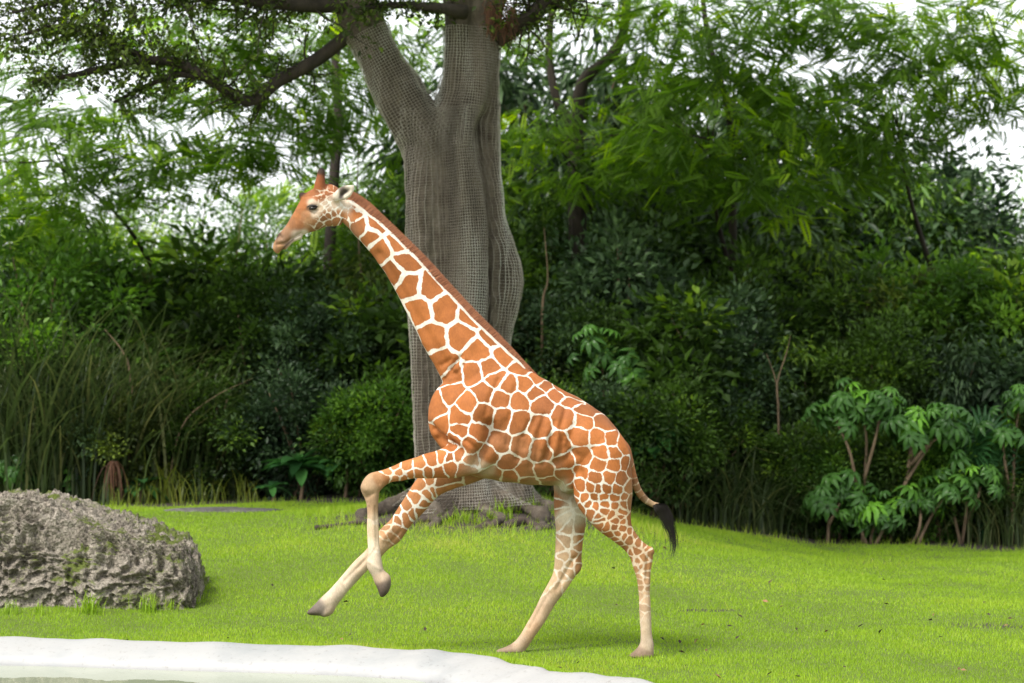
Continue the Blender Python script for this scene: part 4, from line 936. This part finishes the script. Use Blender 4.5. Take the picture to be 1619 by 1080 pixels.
for kind, q, Y, s, lab in [(3, 60, 14.9, 1.15, 'light green leafy bush rising behind the boulder and tall grass'), (3, 130, 18.0, 1.25, 'sunlit yellow-green bush showing above the thicket behind the boulder'), (0, 590, 13.0, .8, 'small light green bush beside the wrapped trunk'), (1, 1560, 16.5, 1.3, 'pale green bush above the umbrella plants'), (3, 1420, 18.2, 1.25, 'light green loose bush high behind the umbrella plants')]:
    shrub(kind, q, Y, s, 'shrub_light', lab, None)

for q, Y, s in [(180, 26.5, 1.1), (270, 27.5, 1.12), (350, 27, .98), (440, 27.5, 1.05), (540, 27, 1.2)]:
    shrub(4, q, Y, s, 'shrub_light', 'thin far tree showing bright sky between its leaves behind the giraffe muzzle', 'thin far trees', 'thin_tree', 'tree')
for q, Y, s in [(1390, 26.5, 1.15), (1470, 27.5, 1.2), (1550, 27, 1.1), (1640, 27.5, 1.2)]:
    shrub(4, q, Y, s, 'shrub_light', 'thin far tree against the bright sky high behind the umbrella plants', 'thin far trees by the umbrella plants', 'thin_tree', 'tree')
# feathery canopy trees: trunk, limbs, crown
def canopy_tree(px_, Y, clumps, label, seed, tr_r=.11, lean=0):
    """clumps rows (px, py, r_px_x, r_px_z, dY, r_y)"""
    r = np.random.default_rng(seed); YR = Y + 4.0; x = PX(px_, YR); z0 = gz(x, YR) - .05
    root = empty('feathery_tree', (x, YR, z0)); tag(root, label, 'tree', 'feathery-leaved trees of the thicket'); cl = []
    for q, (cx_, cy_, rx_, rz_, dy, ry) in enumerate(clumps):
        c = P(cx_, cy_, Y + dy) - np.array([x, YR, z0]); k = (Y + dy + CAM_D) / FPX; cl.append(c); bough(root, c, rx_ * k, ry, rz_ * k, seed + q)
    S = Soup(); fork = np.array([lean, .3, max(1.6, min(c[2] for c in cl) * .6)])
    S.add(*tube([[0, 0, -.1], fork * np.array([.4, 1, .5]), fork], [tr_r * 1.25, tr_r, tr_r * .85], 10, 4, True, .03))
    for ci, c in enumerate(cl):
        mid = fork * .5 + c * .5 + np.array([r.normal(0, .25), .3 + r.normal(0, .2), .3])
        if ci == 0: S.add(*tube([fork, mid, c + np.array([0, .2, 0])], [tr_r * .5, tr_r * .28, tr_r * .1], 8, 5, True, .03))
        else: mid = c + r.normal(0, .3, 3) * np.array([1, 1, .3])
        if ci: continue
        for _ in range(6):
            q = c + r.normal(0, .6, 3) * np.array([1, 1, .4]); t = r.uniform(.5, 1); o_ = mid * (1 - t) + c * t
            S.add(*tube([o_, (o_ + q) / 2 + r.normal(0, .08, 3), q], [tr_r * .16, tr_r * .1, .006], 5, 3))
    obj('trunk', S.mesh('trunk', True, None), M['dark_bark'], root)
    return root
canopy_tree(330, 15.0, [(70, 245, 190, 70, 0, 1.6), (250, 225, 200, 75, -.4, 1.6), (420, 215, 150, 65, .3, 1.4), (160, 150, 200, 60, .8, 1.8), (380, 130, 180, 70, 1.2, 1.8), (520, 170, 90, 60, 1.0, 1.2), (110, 310, 150, 50, .6, 1.4), (480, 60, 140, 70, 1.6, 1.6), (250, 40, 220, 60, 1.8, 2)], 'broad feathery tree whose sprays hang left of the giraffe head', 1, lean=-.5)
canopy_tree(40, 18.5, [(40, 350, 150, 60, 0, 1.3), (-40, 270, 160, 80, .4, 1.5), (150, 410, 130, 60, .4, 1.2), (20, 420, 160, 60, .2, 1.3)], 'lower feathery tree leaning out behind the boulder', 2)
canopy_tree(950, 17.5, [(850, 190, 90, 60, 0, 1.2), (980, 215, 120, 60, .5, 1.2), (835, 60, 50, 35, .5, 1.0), (1050, 120, 90, 60, .9, 1.4), (960, 5, 110, 30, .6, 1.4), (900, 270, 140, 60, .4, 1.4), (1060, 20, 120, 60, .4, 1.5)], 'feathery tree with hidden stem right of the wrapped tree', 3, lean=-.4)
canopy_tree(1180, 15.5, [(1120, 190, 150, 80, 0, 1.4), (1270, 220, 150, 80, .4, 1.4), (1130, 80, 160, 70, .5, 1.6), (1300, 110, 160, 80, .3, 1.6), (1190, 10, 190, 60, .7, 1.8), (1050, 250, 120, 60, .5, 1.3), (1350, 20, 150, 60, .3, 1.6), (1200, 280, 150, 60, .3, 1.4)], 'dense dark feathery tree above the giraffe rump', 4)
canopy_tree(1500, 15.0, [(1420, 170, 130, 70, 0, 1.3), (1550, 130, 140, 70, .4, 1.5), (1470, 50, 160, 70, .3, 1.7), (1600, 50, 140, 70, .4, 1.6), (1400, 240, 80, 40, .4, 1.2)], 'feathery tree spreading over the umbrella plants', 5)
canopy_tree(640, 21.0, [(600, 380, 100, 60, 0, 1.3), (540, 300, 110, 60, .5, 1.3), (600, 150, 100, 70, .5, 1.4), (490, 410, 90, 50, .4, 1.2), (700, 300, 120, 90, 0, 1.4), (830, 330, 120, 70, 0, 1.4), (620, 40, 160, 60, .5, 1.6)], 'shaded feathery tree directly behind the wrapped trunk', 6)
canopy_tree(1560, 21.5, [(1490, 430, 160, 50, 0, 1.6), (1380, 370, 90, 50, .4, 1.3), (1610, 420, 110, 40, .4, 1.4), (1500, 300, 40, 25, .4, .8)], 'distant feathery tree low against the bright sky beyond the umbrella plants', 7)
canopy_tree(330, 24.0, [(230, 380, 70, 35, 0, 1.2), (410, 310, 45, 22, .4, .9), (300, 450, 150, 40, .2, 1.4), (480, 450, 100, 40, .2, 1.4)], 'far feathery tree thin against the bright sky behind the giraffe muzzle', 8)
# the main tree's own crown, high over the trunk
for q in range(16):
    a_ = q * 2.4; rr = 1.0 + 4.6 * math.sqrt((q + .5) / 16); yy = TREE[1] + rr * math.sin(a_) * .9 + 2.0
    c = np.array([TREE[0] + rr * math.cos(a_) * 1.1, yy, CAM_H + (640 + 60 * rng.random()) * (yy + 1.7 + CAM_D) / FPX + 1.0 + 1.6 * (1 - rr / 7)])
    o = bough(tree, c - np.array(tree.location), 1.9, 1.9, .8, q)

# arching grass clumps
def grass_clump(name, nb, ln, r, wid=.018, arch=.55, base=.25):
    S = Soup()
    for _ in range(nb):
        a = r.uniform(0, 6.28); l = ln * r.uniform(.55, 1.15); o_ = np.array([r.normal(0, base), r.normal(0, base * .7), 0]); d = np.array([math.cos(a), math.sin(a), 0])
        t = np.linspace(0, 1, 7)[:, None]; ar = arch * r.uniform(.4, 1.3); w_ = np.cross(d, [0, 0, 1.]) * wid * r.uniform(.6, 1.2) * np.interp(t, [0, .3, 1], [.7, 1, .08])
        p = o_ + d * l * ar * t ** 2.0 + np.array([0, 0, 1.]) * l * (t - .62 * ar * t ** 2.6)
        V = np.stack([p - w_, p + w_], 1).reshape(-1, 3); k = np.arange(6) * 2
        S.add(V, None, np.stack([k, k + 1, k + 3, k + 2], -1), np.clip(r.normal(.42, .2), 0, 1))
    return S.mesh(name)
GC = [grass_clump('blades', 170, 2.3, np.random.default_rng(200), .017, .6, .3), grass_clump('blades', 120, 1.5, np.random.default_rng(201), .014, 1.0, .3), grass_clump('blades', 26, 1.0, np.random.default_rng(202), .016, .5, .2)]
GM = {}
def clump(kind, px_, Y, s, mat, label, group, z=None):
    root = empty('grass_clump', (0, 0, 0)); tag(root, label, 'grass clump', group)
    if (kind, mat) not in GM:
        me = GC[kind].copy(); me.materials.append(M[mat]); GM[(kind, mat)] = me
    o = obj('blades', GM[(kind, mat)], None, root); tag(o, kind='stuff')
    x = PX(px_, Y); place(root, x, Y, None, s); return root
for p_, Y, s in [(15, 13.4, 1.25), (70, 13.0, 1.15), (125, 13.3, 1.2), (190, 14.2, 1.3), (-30, 13.2, 1.2), (255, 13.9, 1.2), (60, 13.9, 1.6), (150, 14.0, 1.5), (310, 13.8, 1.15), (100, 13.5, 1.45), (200, 13.5, 1.3), (5, 13.7, 1.7)]:
    clump(0, p_, Y, s, 'reed', 'tall arching grey-green grass clump behind the pitted boulder', 'tall grass behind the boulder')
for p_, Y, s in [(1125, 12.9, .95), (1160, 13.3, 1.25), (1205, 12.9, 1.0), (1250, 13.3, .9), (1095, 13.8, 1.5)]:
    clump(1, p_, Y, s, 'reed', "arching dull green grass clump behind the giraffe's tail", "grass clumps behind the giraffe's tail")
for p_, Y, s in [(180, 12.35, .45), (225, 12.4, .5), (268, 12.7, .75), (330, 12.6, .55), (385, 12.7, .6), (248, 13.0, .9)]:
    clump(2, p_, Y, s, 'yellow_reed', 'short upright yellow-green grass clump at the lawn edge left of the wrapped tree', 'yellow grass clumps at the lawn edge')
for p_, Y, s in [(1060, 14.6, 1.6), (1095, 14.4, 1.5)]:
    clump(2, p_, Y, s, 'yellow_reed', "upright straw-coloured stalks standing behind the giraffe's tail", "straw stalks behind the giraffe's tail")
for p_, Y, s in [(1590, 12.9, 1.0), (1500, 13.6, 1.0)]:
    clump(1, p_, Y, s, 'reed', 'thin grass clump among the umbrella plants', 'grass among the umbrella plants')

# umbrella plants: stems, each palmate leaf its own object
def palmate(nl=8, l=.22, w=.075):
    tv, tf = [], []; k = 0
    for i in range(nl):
        a = 2 * math.pi * i / nl + .1 * math.sin(i * 7); d = np.array([math.cos(a), math.sin(a), 0]); s = np.array([-d[1], d[0], 0]); L_ = l * (.85 + .25 * math.sin(i * 3.1))
        prof_ = [(.12, .15, -.01), (.35, .8, .0), (.65, 1.0, -.035), (.88, .55, -.09), (1.0, .03, -.14)]
        for t, ww, z in prof_:
            p = d * L_ * t + np.array([0, 0, z * l / .22])
            tv += [p - s * w / 2 * ww + [0, 0, .008], p + np.array([0, 0, -.006]), p + s * w / 2 * ww + [0, 0, .008]]
        for q in range(4):
            o_ = k + q * 3; tf += [[o_, o_ + 1, o_ + 4, o_ + 3], [o_ + 1, o_ + 2, o_ + 5, o_ + 4]]
        k += 15
    v_, t_, q_ = tube([[0, 0, 0], [0, -.05, -.14], [0, -.16, -.26]], [.004, .004, .004], 4, 1, False)
    tf = np.array(tf); V = np.vstack([tv, v_]); return V, np.vstack([tf, q_ + len(tv)])
PALM_LEAF = []
for k in range(4):
    v_, f_ = palmate(7 + k % 3, .2 + .02 * k); PALM_LEAF.append(mesh_np('leaf', v_, f_, True, {'tint': np.full(len(v_), (.25, .45, .65, .95)[k])}))
    PALM_LEAF[-1].materials.append(M['schef'])
def umbrella_plant(px_, Y, stems, label, nleaf=9, s=1.0):
    """stems: rows of (px, py) polylines in the photograph ending at a leaf head"""
    x = PX(px_, Y); z0 = gz(x, Y) - .03; root = empty('umbrella_plant', (x, Y, z0)); tag(root, label, 'plant', 'umbrella plants at the lawn edge'); nleaf = int(nleaf * 2.1)
    for st in stems:
        pts = np.array([P(a_, b_, Y + rng.uniform(-.25, .1)) for a_, b_ in st]) - np.array([x, Y, z0]); pts[0][2] = max(-.05, pts[0][2]) if pts[0][2] > .25 else -.03
        v_, t_, q_ = tube(pts, np.linspace(.026, .016, len(pts)), 7, 4); obj('stem', mesh_np('stem', v_, [t_, q_], True), M['stem'], root)
        top_ = pts[-1]
        for q in range(nleaf):
            a_ = rng.uniform(0, 6.28); el = rng.uniform(-.25, 1.1); rad_ = rng.uniform(.12, .46) * s; d = np.array([math.cos(a_) * math.cos(el), math.sin(a_) * math.cos(el), math.sin(el)])
            c_ = top_ + d * rad_; nrm_ = unit(d * np.array([1, 1, .6]) + np.array([0, -.15, .75])); k = min(3, max(0, int(rng.normal(1.3 + 1.2 * el, .8))))
            o = obj('leaf', PALM_LEAF[k], None, root); o.location = c_; o.rotation_euler = (Vector(nrm_).to_track_quat('Z', 'Y')).to_euler(); o.rotation_euler.rotate_axis('Z', a_); o.scale = (s * rng.uniform(.5, 1.08),) * 3
umbrella_plant(1365, 12.7, [[(1363, 850), (1366, 770), (1370, 700), (1362, 640)], [(1358, 800), (1345, 720), (1322, 665)], [(1366, 760), (1385, 690), (1392, 650)]], 'umbrella plant with the tallest bright leaf head and one straight pale stem', 9)
umbrella_plant(1425, 12.75, [[(1412, 820), (1422, 790), (1438, 740), (1447, 690)], [(1425, 775), (1452, 730), (1478, 692), (1486, 668)], [(1436, 740), (1440, 700), (1432, 670)], [(1440, 735), (1470, 700), (1500, 690)]], 'umbrella plant with pale stems fanning out from one leaning base', 9)
umbrella_plant(1450, 12.6, [[(1432, 866), (1448, 850), (1455, 825), (1455, 800)], [(1448, 850), (1470, 820), (1490, 790)]], 'low umbrella plant with a curved pale base at the grass edge', 9)
umbrella_plant(1308, 12.7, [[(1308, 858), (1310, 820), (1306, 790)], [(1310, 830), (1325, 800), (1335, 780)]], 'short umbrella plant with a single thin stem beside the grass clumps', 10)
umbrella_plant(1375, 12.55, [[(1376, 862), (1378, 845), (1385, 825)], [(1372, 862), (1362, 840), (1352, 822)], [(1380, 855), (1400, 830), (1412, 812)]], 'ground-hugging dark umbrella plant between the two stemmed ones', 8)
umbrella_plant(1520, 12.9, [[(1520, 862), (1528, 800), (1524, 745)], [(1525, 830), (1545, 790), (1550, 770)], [(1520, 840), (1505, 800), (1500, 780)]], 'dark leafy umbrella plant next to the fan palm', 9)
umbrella_plant(1590, 13.1, [[(1600, 860), (1602, 760), (1605, 690), (1612, 640)], [(1600, 800), (1590, 740), (1585, 700)]], 'tall umbrella plant rising past the fan palm', 9)
umbrella_plant(1010, 13.6, [[(1050, 828), (1046, 760), (1042, 700)], [(1048, 800), (1030, 730), (1024, 680)], [(1046, 810), (1065, 760), (1070, 720)]], "dark umbrella plant right behind the giraffe's tail", 10, 1.1)
umbrella_plant(930, 14.2, [[(985, 815), (982, 700), (975, 600)], [(985, 760), (960, 640), (950, 560)]], "tall shaded umbrella plant above the giraffe's back", 9, 1.1)
umbrella_plant(250, 13.0, [[(30, 810), (32, 775), (28, 755)], [(32, 800), (60, 775), (75, 760)], [(30, 800), (10, 770), (0, 760)]], 'low dark umbrella plant peeping over the boulder', 9)

for q, Y, s, mt_ in [(1320, 13.3, .7, 'shrub_light'), (1400, 13.3, .78, 'shrub'), (1470, 13.35, .8, 'shrub_light'), (1540, 13.4, .7, 'shrub'), (1270, 13.2, .5, 'shrub')]:
    shrub(0, q, Y, s, mt_, 'low leafy shrub growing between the umbrella plant stems', 'low shrubs between the umbrella plants')
# broad-leaved rosettes
v_, f_ = [], []
tt_ = np.linspace(0, 1, 7)
for t in tt_:
    w_ = .085 * math.sin(math.pi * min(1, .06 + t * .94)) ** .8 + .002; z = .16 * t - .42 * t * t * .6
    v_ += [[-w_, t * .46, z + .025], [0, t * .46, z], [w_, t * .46, z + .025]]
for q in range(6):
    o_ = q * 3; f_ += [[o_, o_ + 1, o_ + 4, o_ + 3], [o_ + 1, o_ + 2, o_ + 5, o_ + 4]]
BL = []
for tnt in (.2, .5, .85):
    me = mesh_np('leaf', np.array(v_), np.array(f_), True, {'tint': np.full(21, tnt)}); me.materials.append(M['broad']); BL.append(me)
def rosette(px_, Y, hpx, label, n=16, s=1.0):
    x = PX(px_, Y); z0 = gz(x, Y) - .02; zt = P(px_, hpx, Y)[2] - z0; root = empty('broad_leaf_plant', (x, Y, z0)); tag(root, label, 'plant', 'broad-leaved plants')
    sv, st, sq = tube([[0, 0, -.03], [.03, 0, zt * .5], [0, 0, zt]], [.03, .025, .015], 6, 3); obj('stem', mesh_np('stem', sv, [st, sq], True), M['stem'], root)
    for q in range(n):
        a_ = q * 2.4 + rng.normal(0, .2); el = rng.uniform(-.35, .55); o = obj('leaf', BL[rng.integers(3)], None, root)
        o.location = (0, 0, zt - .22 * rng.random() * zt); o.rotation_euler = (el, 0, a_); o.scale = (s * rng.uniform(.8, 1.15),) * 3
rosette(475, 12.8, 728, 'big dark broad-leaved plant at the lawn edge between boulder and tree', 20, 1.15)
rosette(545, 12.9, 725, 'broad-leaved plant just left of the lifted foreleg', 18, 1.1)
rosette(610, 13.0, 735, 'broad-leaved plant behind the lifted foreleg knee', 14, 1.0)
rosette(430, 12.7, 770, 'small broad-leaved plant low at the lawn edge', 9, .7)
rosette(220, 12.8, 765, 'broad-leaved plant behind the dead palm frond', 12, .9)
rosette(1035, 13.0, 690, "glossy broad-leaved plant right behind the giraffe's tail", 22, 1.1)
rosette(1075, 13.1, 760, "dark broad-leaved plant under the hanging tail tuft", 18, 1.0)
rosette(30, 12.9, 745, 'broad-leaved plant above the boulder top', 14, .9)

# fan palm at the right
root = empty('fan_palm', (PX(1555, 13.0), 13.0, gz(PX(1555, 13.0), 13.0) - .02)); tag(root, 'fan palm with radiating pleated leaves beside the umbrella plants', 'palm')
S = Soup(); nl = 26; tv, tq = [], []
for i in range(nl):
    a0 = math.radians(-130 + 260 * i / (nl - 1)); d = np.array([math.sin(a0), 0, math.cos(a0)]); s_ = np.array([d[2], 0, -d[0]]); L_ = .62 * (1 - .12 * abs(a0) / 2.2); o_ = len(tv)
    for t, w_, dp in [(.0, .006, 0), (.45, .028, .0), (.8, .016, -.05), (1, .001, -.13)]:
        p = d * L_ * t + np.array([0, -.02 * (i % 2), dp]); tv += [p - s_ * w_, p + np.array([0, .018, 0]), p + s_ * w_]
    for q in range(3): k = o_ + q * 3; tq += [[k, k + 1, k + 4, k + 3], [k + 1, k + 2, k + 5, k + 4]]
FAN = mesh_np('fan_leaf', np.array(tv), np.array(tq), False, {'tint': np.full(len(tv), .3)}); FAN.materials.append(M['broad'])
for hx_, hy_, rz, tilt in [(0, 1.45, .1, -.2), (.3, 1.15, .7, .1), (-.32, 1.05, -.6, .0), (.1, .85, .3, .35), (-.15, 1.3, -1.2, -.3)]:
    sv, st, sq = tube([[0, .1, 0], [hx_ * .4, .05, hy_ * .6], [hx_, 0, hy_]], [.012, .01, .008], 5, 3); obj('leaf_stalk', mesh_np('leaf_stalk', sv, [st, sq], True), M['broad'], root)
    o = obj('fan_leaf', FAN, None, root); o.location = (hx_, 0, hy_); o.rotation_euler = (tilt, hx_, rz)

# dead drooping frond, thin saplings, leaning bare branch
root = empty('dead_frond', (PX(178, 12.45), 12.45, gz(PX(178, 12.45), 12.45))); tag(root, 'drooping red-brown dead palm frond at the thicket edge by the boulder', 'dead frond')
S = Soup()
for k in range(26):
    a_ = rng.normal(.15, .35); l = rng.uniform(.3, .85); o_ = np.array([rng.normal(0, .03), rng.normal(0, .03), .82]); d = np.array([math.sin(a_), rng.normal(0, .15), 0])
    t = np.linspace(0, 1, 5)[:, None]; p = o_ + d * l * 1.0 * np.sqrt(t) + np.array([0, 0, -1.]) * l * t ** 1.3; w_ = np.array([.011, 0, 0]) * (1 - t * .7)
    q = np.arange(4) * 2; S.add(np.stack([p - w_, p + w_], 1).reshape(-1, 3), None, np.stack([q, q + 1, q + 3, q + 2], -1), rng.random())
tag(obj('blades', S.mesh('blades'), M['dead'], root), kind='stuff'); root.scale = (.72, .72, .72); sv, st, sq = tube([[.02, .05, -.03], [.0, .02, .4], [0, 0, .84]], [.03, .025, .02], 6, 3); obj('stalk', mesh_np('stalk', sv, [st, sq], True), M['dead'], root)
for name, pts, r0, Y, label in [('sapling', [(213, 800), (212, 700), (210, 640), (204, 580), (190, 550), (165, 520)], 4.2, 13.6, 'crooked bare brown sapling rising behind the boulder'),
        ('sapling', [(585, 770), (588, 640), (580, 560), (575, 470), (568, 400), (565, 290), (570, 200)], 4.5, 17.5, 'slender pale sapling standing left of the giraffe neck'),
        ('sapling', [(1228, 860), (1232, 760), (1230, 640), (1226, 600), (1212, 560)], 3.2, 13.9, 'thin forked sapling at the lawn edge beside the umbrella plants'),
        ('sapling', [(1231, 650), (1229, 605), (1243, 560), (1250, 530)], 2.2, 13.9, None),
        ('fallen_branch', [(262, 800), (285, 680), (335, 630), (400, 598)], 1.8, 13.3, 'leaning bare twig propped in the thicket behind the yellow grass'),
        ('sapling', [(855, 760), (857, 600), (858, 480), (866, 440), (860, 360)], 3.5, 15.0, "thin upright sapling above the giraffe's back"),
        ('sapling', [(1106, 830), (1112, 700), (1106, 600), (1060, 500)], 3.0, 14.5, "thin leaning sapling behind the giraffe's tail")]:
    w3 = np.array([P(a_, b_, Y) for a_, b_ in pts]); 
    if label: w3[0][2] = gz(w3[0][0], Y) - .05
    v_, t_, q_ = tube(w3 - w3[0], np.linspace(r0, r0 * .12, len(pts)) * (Y + 18) / FPX, 7, 4, True, .06)
    if label:
        root = empty(name, w3[0]); tag(root, label, 'sapling' if name == 'sapling' else 'branch'); obj('stem', mesh_np('stem', v_, [t_, q_], True), M['stem'], root); last = (root, w3[0])
    else:
        o = obj('stem', mesh_np('stem', v_, [t_, q_], True), M['stem'], last[0]); o.location = w3[0] - last[1]
# crooked dark trunks seen against the sky behind the right fork
for pts, r0, Y, label in [([(915, 700), (915, 300), (912, 200), (922, 130), (965, 90), (988, 40), (990, -60)], 13, 19.0, 'crooked dark tree stem bending right against the bright sky'),
                          ([(905, 700), (905, 250), (880, 160), (868, 80), (878, -40)], 9, 19.3, 'straighter dark tree stem left of the crooked one'),
                          ([(1160, 700), (1158, 300), (1152, 180), (1120, 60), (1105, -60)], 7, 18.0, "thin dark stem high above the giraffe's tail"),
                          ([(505, 700), (525, 330), (535, 200), (530, 100), (540, -40)], 10, 20.0, 'dark stem behind the giraffe horns')]:
    w3 = np.array([P(a_, b_, Y) for a_, b_ in pts]); w3[0][2] = gz(w3[0][0], Y) - .05
    root = empty('bare_tree', w3[0]); tag(root, label, 'tree', 'dark stems in the thicket'); v_, t_, q_ = tube(w3 - w3[0], np.linspace(r0, r0 * .55, len(pts)) * (Y + 18) / FPX, 9, 5, True, .05)
    obj('trunk', mesh_np('trunk', v_, [t_, q_], True), M['dark_bark'], root)

# ------------------------------------------------------------------ lawn blades, tufts, litter
def lawn_points(n, ymin, ymax):
    Y = ymin + (ymax - ymin) * rng.random(n) ** 1.25; d = Y + CAM_D; X = (rng.random(n) - .5) * (.45 * d + 1.6); return X, Y
X, Y = lawn_points(560000, -4.2, 12.6)
sd_ = np.full(len(X), 9.); nr_ = Y < 1.2; sd_[nr_] = pool_sd(X[nr_], Y[nr_])
soil_p = np.clip(1.3 - np.hypot((X - TREE[0] - .15) / 2.3, (Y - TREE[1] + .3) / 1.25), 0, 1) + smooth(11.9, 12.5, Y + .25 * np.sin(X * 2.3))
soil_p += .8 * np.exp(-(((X - PX(1110, 3.2)) / .35) ** 2 + ((Y - 3.2) / .16) ** 2)) + .6 * np.exp(-(((X - PX(1570, 2.0)) / .5) ** 2 + ((Y - 2.0) / .3) ** 2)) + .7 * np.exp(-(((X - PX(410, 1.1)) / .4) ** 2 + ((Y + .2) / .1) ** 2))
pz = np.column_stack([X, Y, Y * 0]); pat = vnoise(pz * 1.1, 61); pat2 = vnoise(pz * 4.5, 62)
keep = (sd_ > .07) & (rng.random(len(X)) > soil_p * 1.05) & (rng.random(len(X)) < .80 + .18 * pat2 + .06 * pat)
keep &= ~((np.abs(X - cx0) < hx * .93) & (np.abs(Y - YB) < .7))
keep &= ~(np.hypot((X - PX(355, 10.6)) / .75, (Y - 10.6) / .32) < 1)
pz_k = pz[keep]; X, Y, pat, pat2, soil_p, sd_ = X[keep], Y[keep], pat[keep], pat2[keep], soil_p[keep], sd_[keep]
n = len(X); Zg = ground_z(X, Y, sd_) - .004
ht = rng.uniform(.015, .036, n) * (1 + .22 * pat + .12 * pat2) * (1 + .02 * np.maximum(0, Y)); ht *= 1 + 2.0 * ((soil_p > .25) & (rng.random(n) < .4)) + .5 * (sd_ < .25)
a_ = rng.uniform(0, 2 * np.pi, n); ln_ = rng.uniform(.1, .75, n) * ht; wdt = rng.uniform(.0018, .0036, n) * (1 + .045 * np.maximum(0, Y + 2))
base = np.column_stack([X, Y, Zg]); b2 = rng.uniform(-.9, .9, n); wv = np.column_stack([np.cos(b2), np.sin(b2), b2 * 0]) * wdt[:, None]
tip = base + np.column_stack([np.cos(a_) * ln_, np.sin(a_) * ln_, ht])
low_ = vnoise(pz_k * .45, 63); tint = np.clip(.48 + .11 * low_ + .14 * pat + .09 * pat2 + .14 * rng.normal(0, 1, n) + .35 * (rng.random(n) < .02) + .2 * np.clip(soil_p, 0, 1), 0, 1)
V = np.stack([base - wv, base + wv, tip], 1).reshape(-1, 3)
tag(obj('lawn_grass', mesh_np('lawn_grass', V, np.arange(3 * n).reshape(-1, 3), False, {'tint': np.repeat(tint, 3)}), M['lawn']), 'short bright green grass covering the open lawn', 'grass', kind='stuff')

TUFT = [grass_clump('blades', 34, .3, np.random.default_rng(300 + k), .0055, .5, .07) for k in range(3)]
for me in TUFT: me.materials.append(M['lawn'])
def tuft(px_, py_, s, label, group):
    # walk the view ray down to the lawn
    Y = -3.0
    for _ in range(400):
        p = P(px_, py_, Y)
        if p[2] <= gz(p[0], Y): break
        Y += .05
    root = empty('grass_tuft', (0, 0, 0)); tag(root, label, 'grass tuft', group); tag(obj('blades', TUFT[rng.integers(3)], None, root), kind='stuff'); place(root, p[0], Y, None, s)
for px_, py_, s in [(730, 825, .9), (745, 828, 1.0), (775, 826, .8), (795, 822, 1.1), (815, 812, 1.0), (840, 808, .9), (860, 805, .9), (650, 812, .7), (690, 825, .6), (540, 800, .6), (600, 790, .6), (710, 832, .7), (760, 832, .6), (880, 815, .8)]:
    tuft(px_, py_, s, 'long yellow-green grass tuft in the bare earth round the wrapped tree', 'grass tufts round the tree foot')
for px_, py_, s in [(15, 972, .7), (62, 972, .6), (138, 970, 1.0), (148, 972, .8), (230, 968, .9), (238, 970, .6), (268, 966, .7), (290, 962, .6), (310, 955, .5)]:
    tuft(px_, py_, s, 'thin grass tuft growing against the foot of the boulder', 'grass tufts at the boulder')

v_ = np.array([[0, -.03, 0], [-.016, 0, .008], [0, .032, .004], [.016, 0, .012], [0, 0, .0]]); f_ = np.array([[0, 4, 1], [1, 4, 2], [2, 4, 3], [3, 4, 0]])
m, nt, b, out = new_mat('dry leaf'); oi = node(nt, 'ShaderNodeObjectInfo'); r = ramp(nt, [(0, (.02, .012, .008)), (.6, (.06, .03, .018)), (.85, (.16, .075, .035)), (1, (.3, .16, .08))]); nt.links.new(oi.outputs['Random'], r.inputs[0]); nt.links.new(r.outputs[0], b.inputs['Base Color']); b.inputs['Roughness'].default_value = .8
lm = mesh_np('fallen_leaf', v_, f_); lm.materials.append(m)
for k in range(80):
    Y_ = rng.uniform(-3, 8) if k > 40 else rng.uniform(-2.5, 3); d = Y_ + 18; X_ = rng.uniform(-.2, .23) * d if k % 3 else rng.uniform(.02, .23) * d
    if pool_sd(np.array([X_]), np.array([Y_]))[0] < .3 or (abs(X_ - cx0) < hx and abs(Y_ - YB) < 1) or (abs(Y_) < .5 and -.3 < X_ < 1.3): continue
    o = obj('fallen_leaf', lm); tag(o, 'small dark dry leaf lying on the lawn', 'leaf', 'dry leaves on the lawn')
    o.location = (X_, Y_, gz(X_, Y_) + .03); o.rotation_euler = (rng.normal(0, .4), rng.normal(0, .4), rng.uniform(0, 6.28)); o.scale = (rng.uniform(.5, 1.2),) * 3

# bare grey flat stone in the grass left of the tree
ang = np.linspace(0, 2 * np.pi, 40, endpoint=False); cxs, cys = PX(355, 10.6), 10.6; V = []
for rr, hh in ((1.0, -.03), (.96, .015), (.8, .028), (.4, .034)):
    wob = 1 + .10 * np.sin(ang * 5) + .09 * np.sin(ang * 9 + 1) + .06 * np.sin(ang * 17 + 2); xx = cxs + np.cos(ang) * .72 * rr * wob; yy = cys + np.sin(ang) * .3 * rr * wob
    V.append(np.column_stack([xx, yy, ground_z(xx, yy) + hh]))
V = np.vstack(V + [[[cxs, cys, gz(cxs, cys) + .035]]]); j = np.arange(40)
m, nt, b, out = new_mat('flat stone'); n1 = noise(nt, 9, 7, .7); c = ramp(nt, [(.3, (.03, .027, .026)), (.7, (.13, .12, .115))]); nt.links.new(n1.outputs[0], c.inputs[0]); nt.links.new(c.outputs[0], b.inputs['Base Color']); b.inputs['Roughness'].default_value = .9; bump(nt, b, n1.outputs[0], .8, .02)
tag(obj('flat_stone', mesh_np('flat_stone', V, [ring_faces(4, 40), np.stack([120 + j, 120 + (j + 1) % 40, np.full(40, 160)], -1)], True), m), 'flat grey stone set in the grass left of the wrapped tree', 'stone')
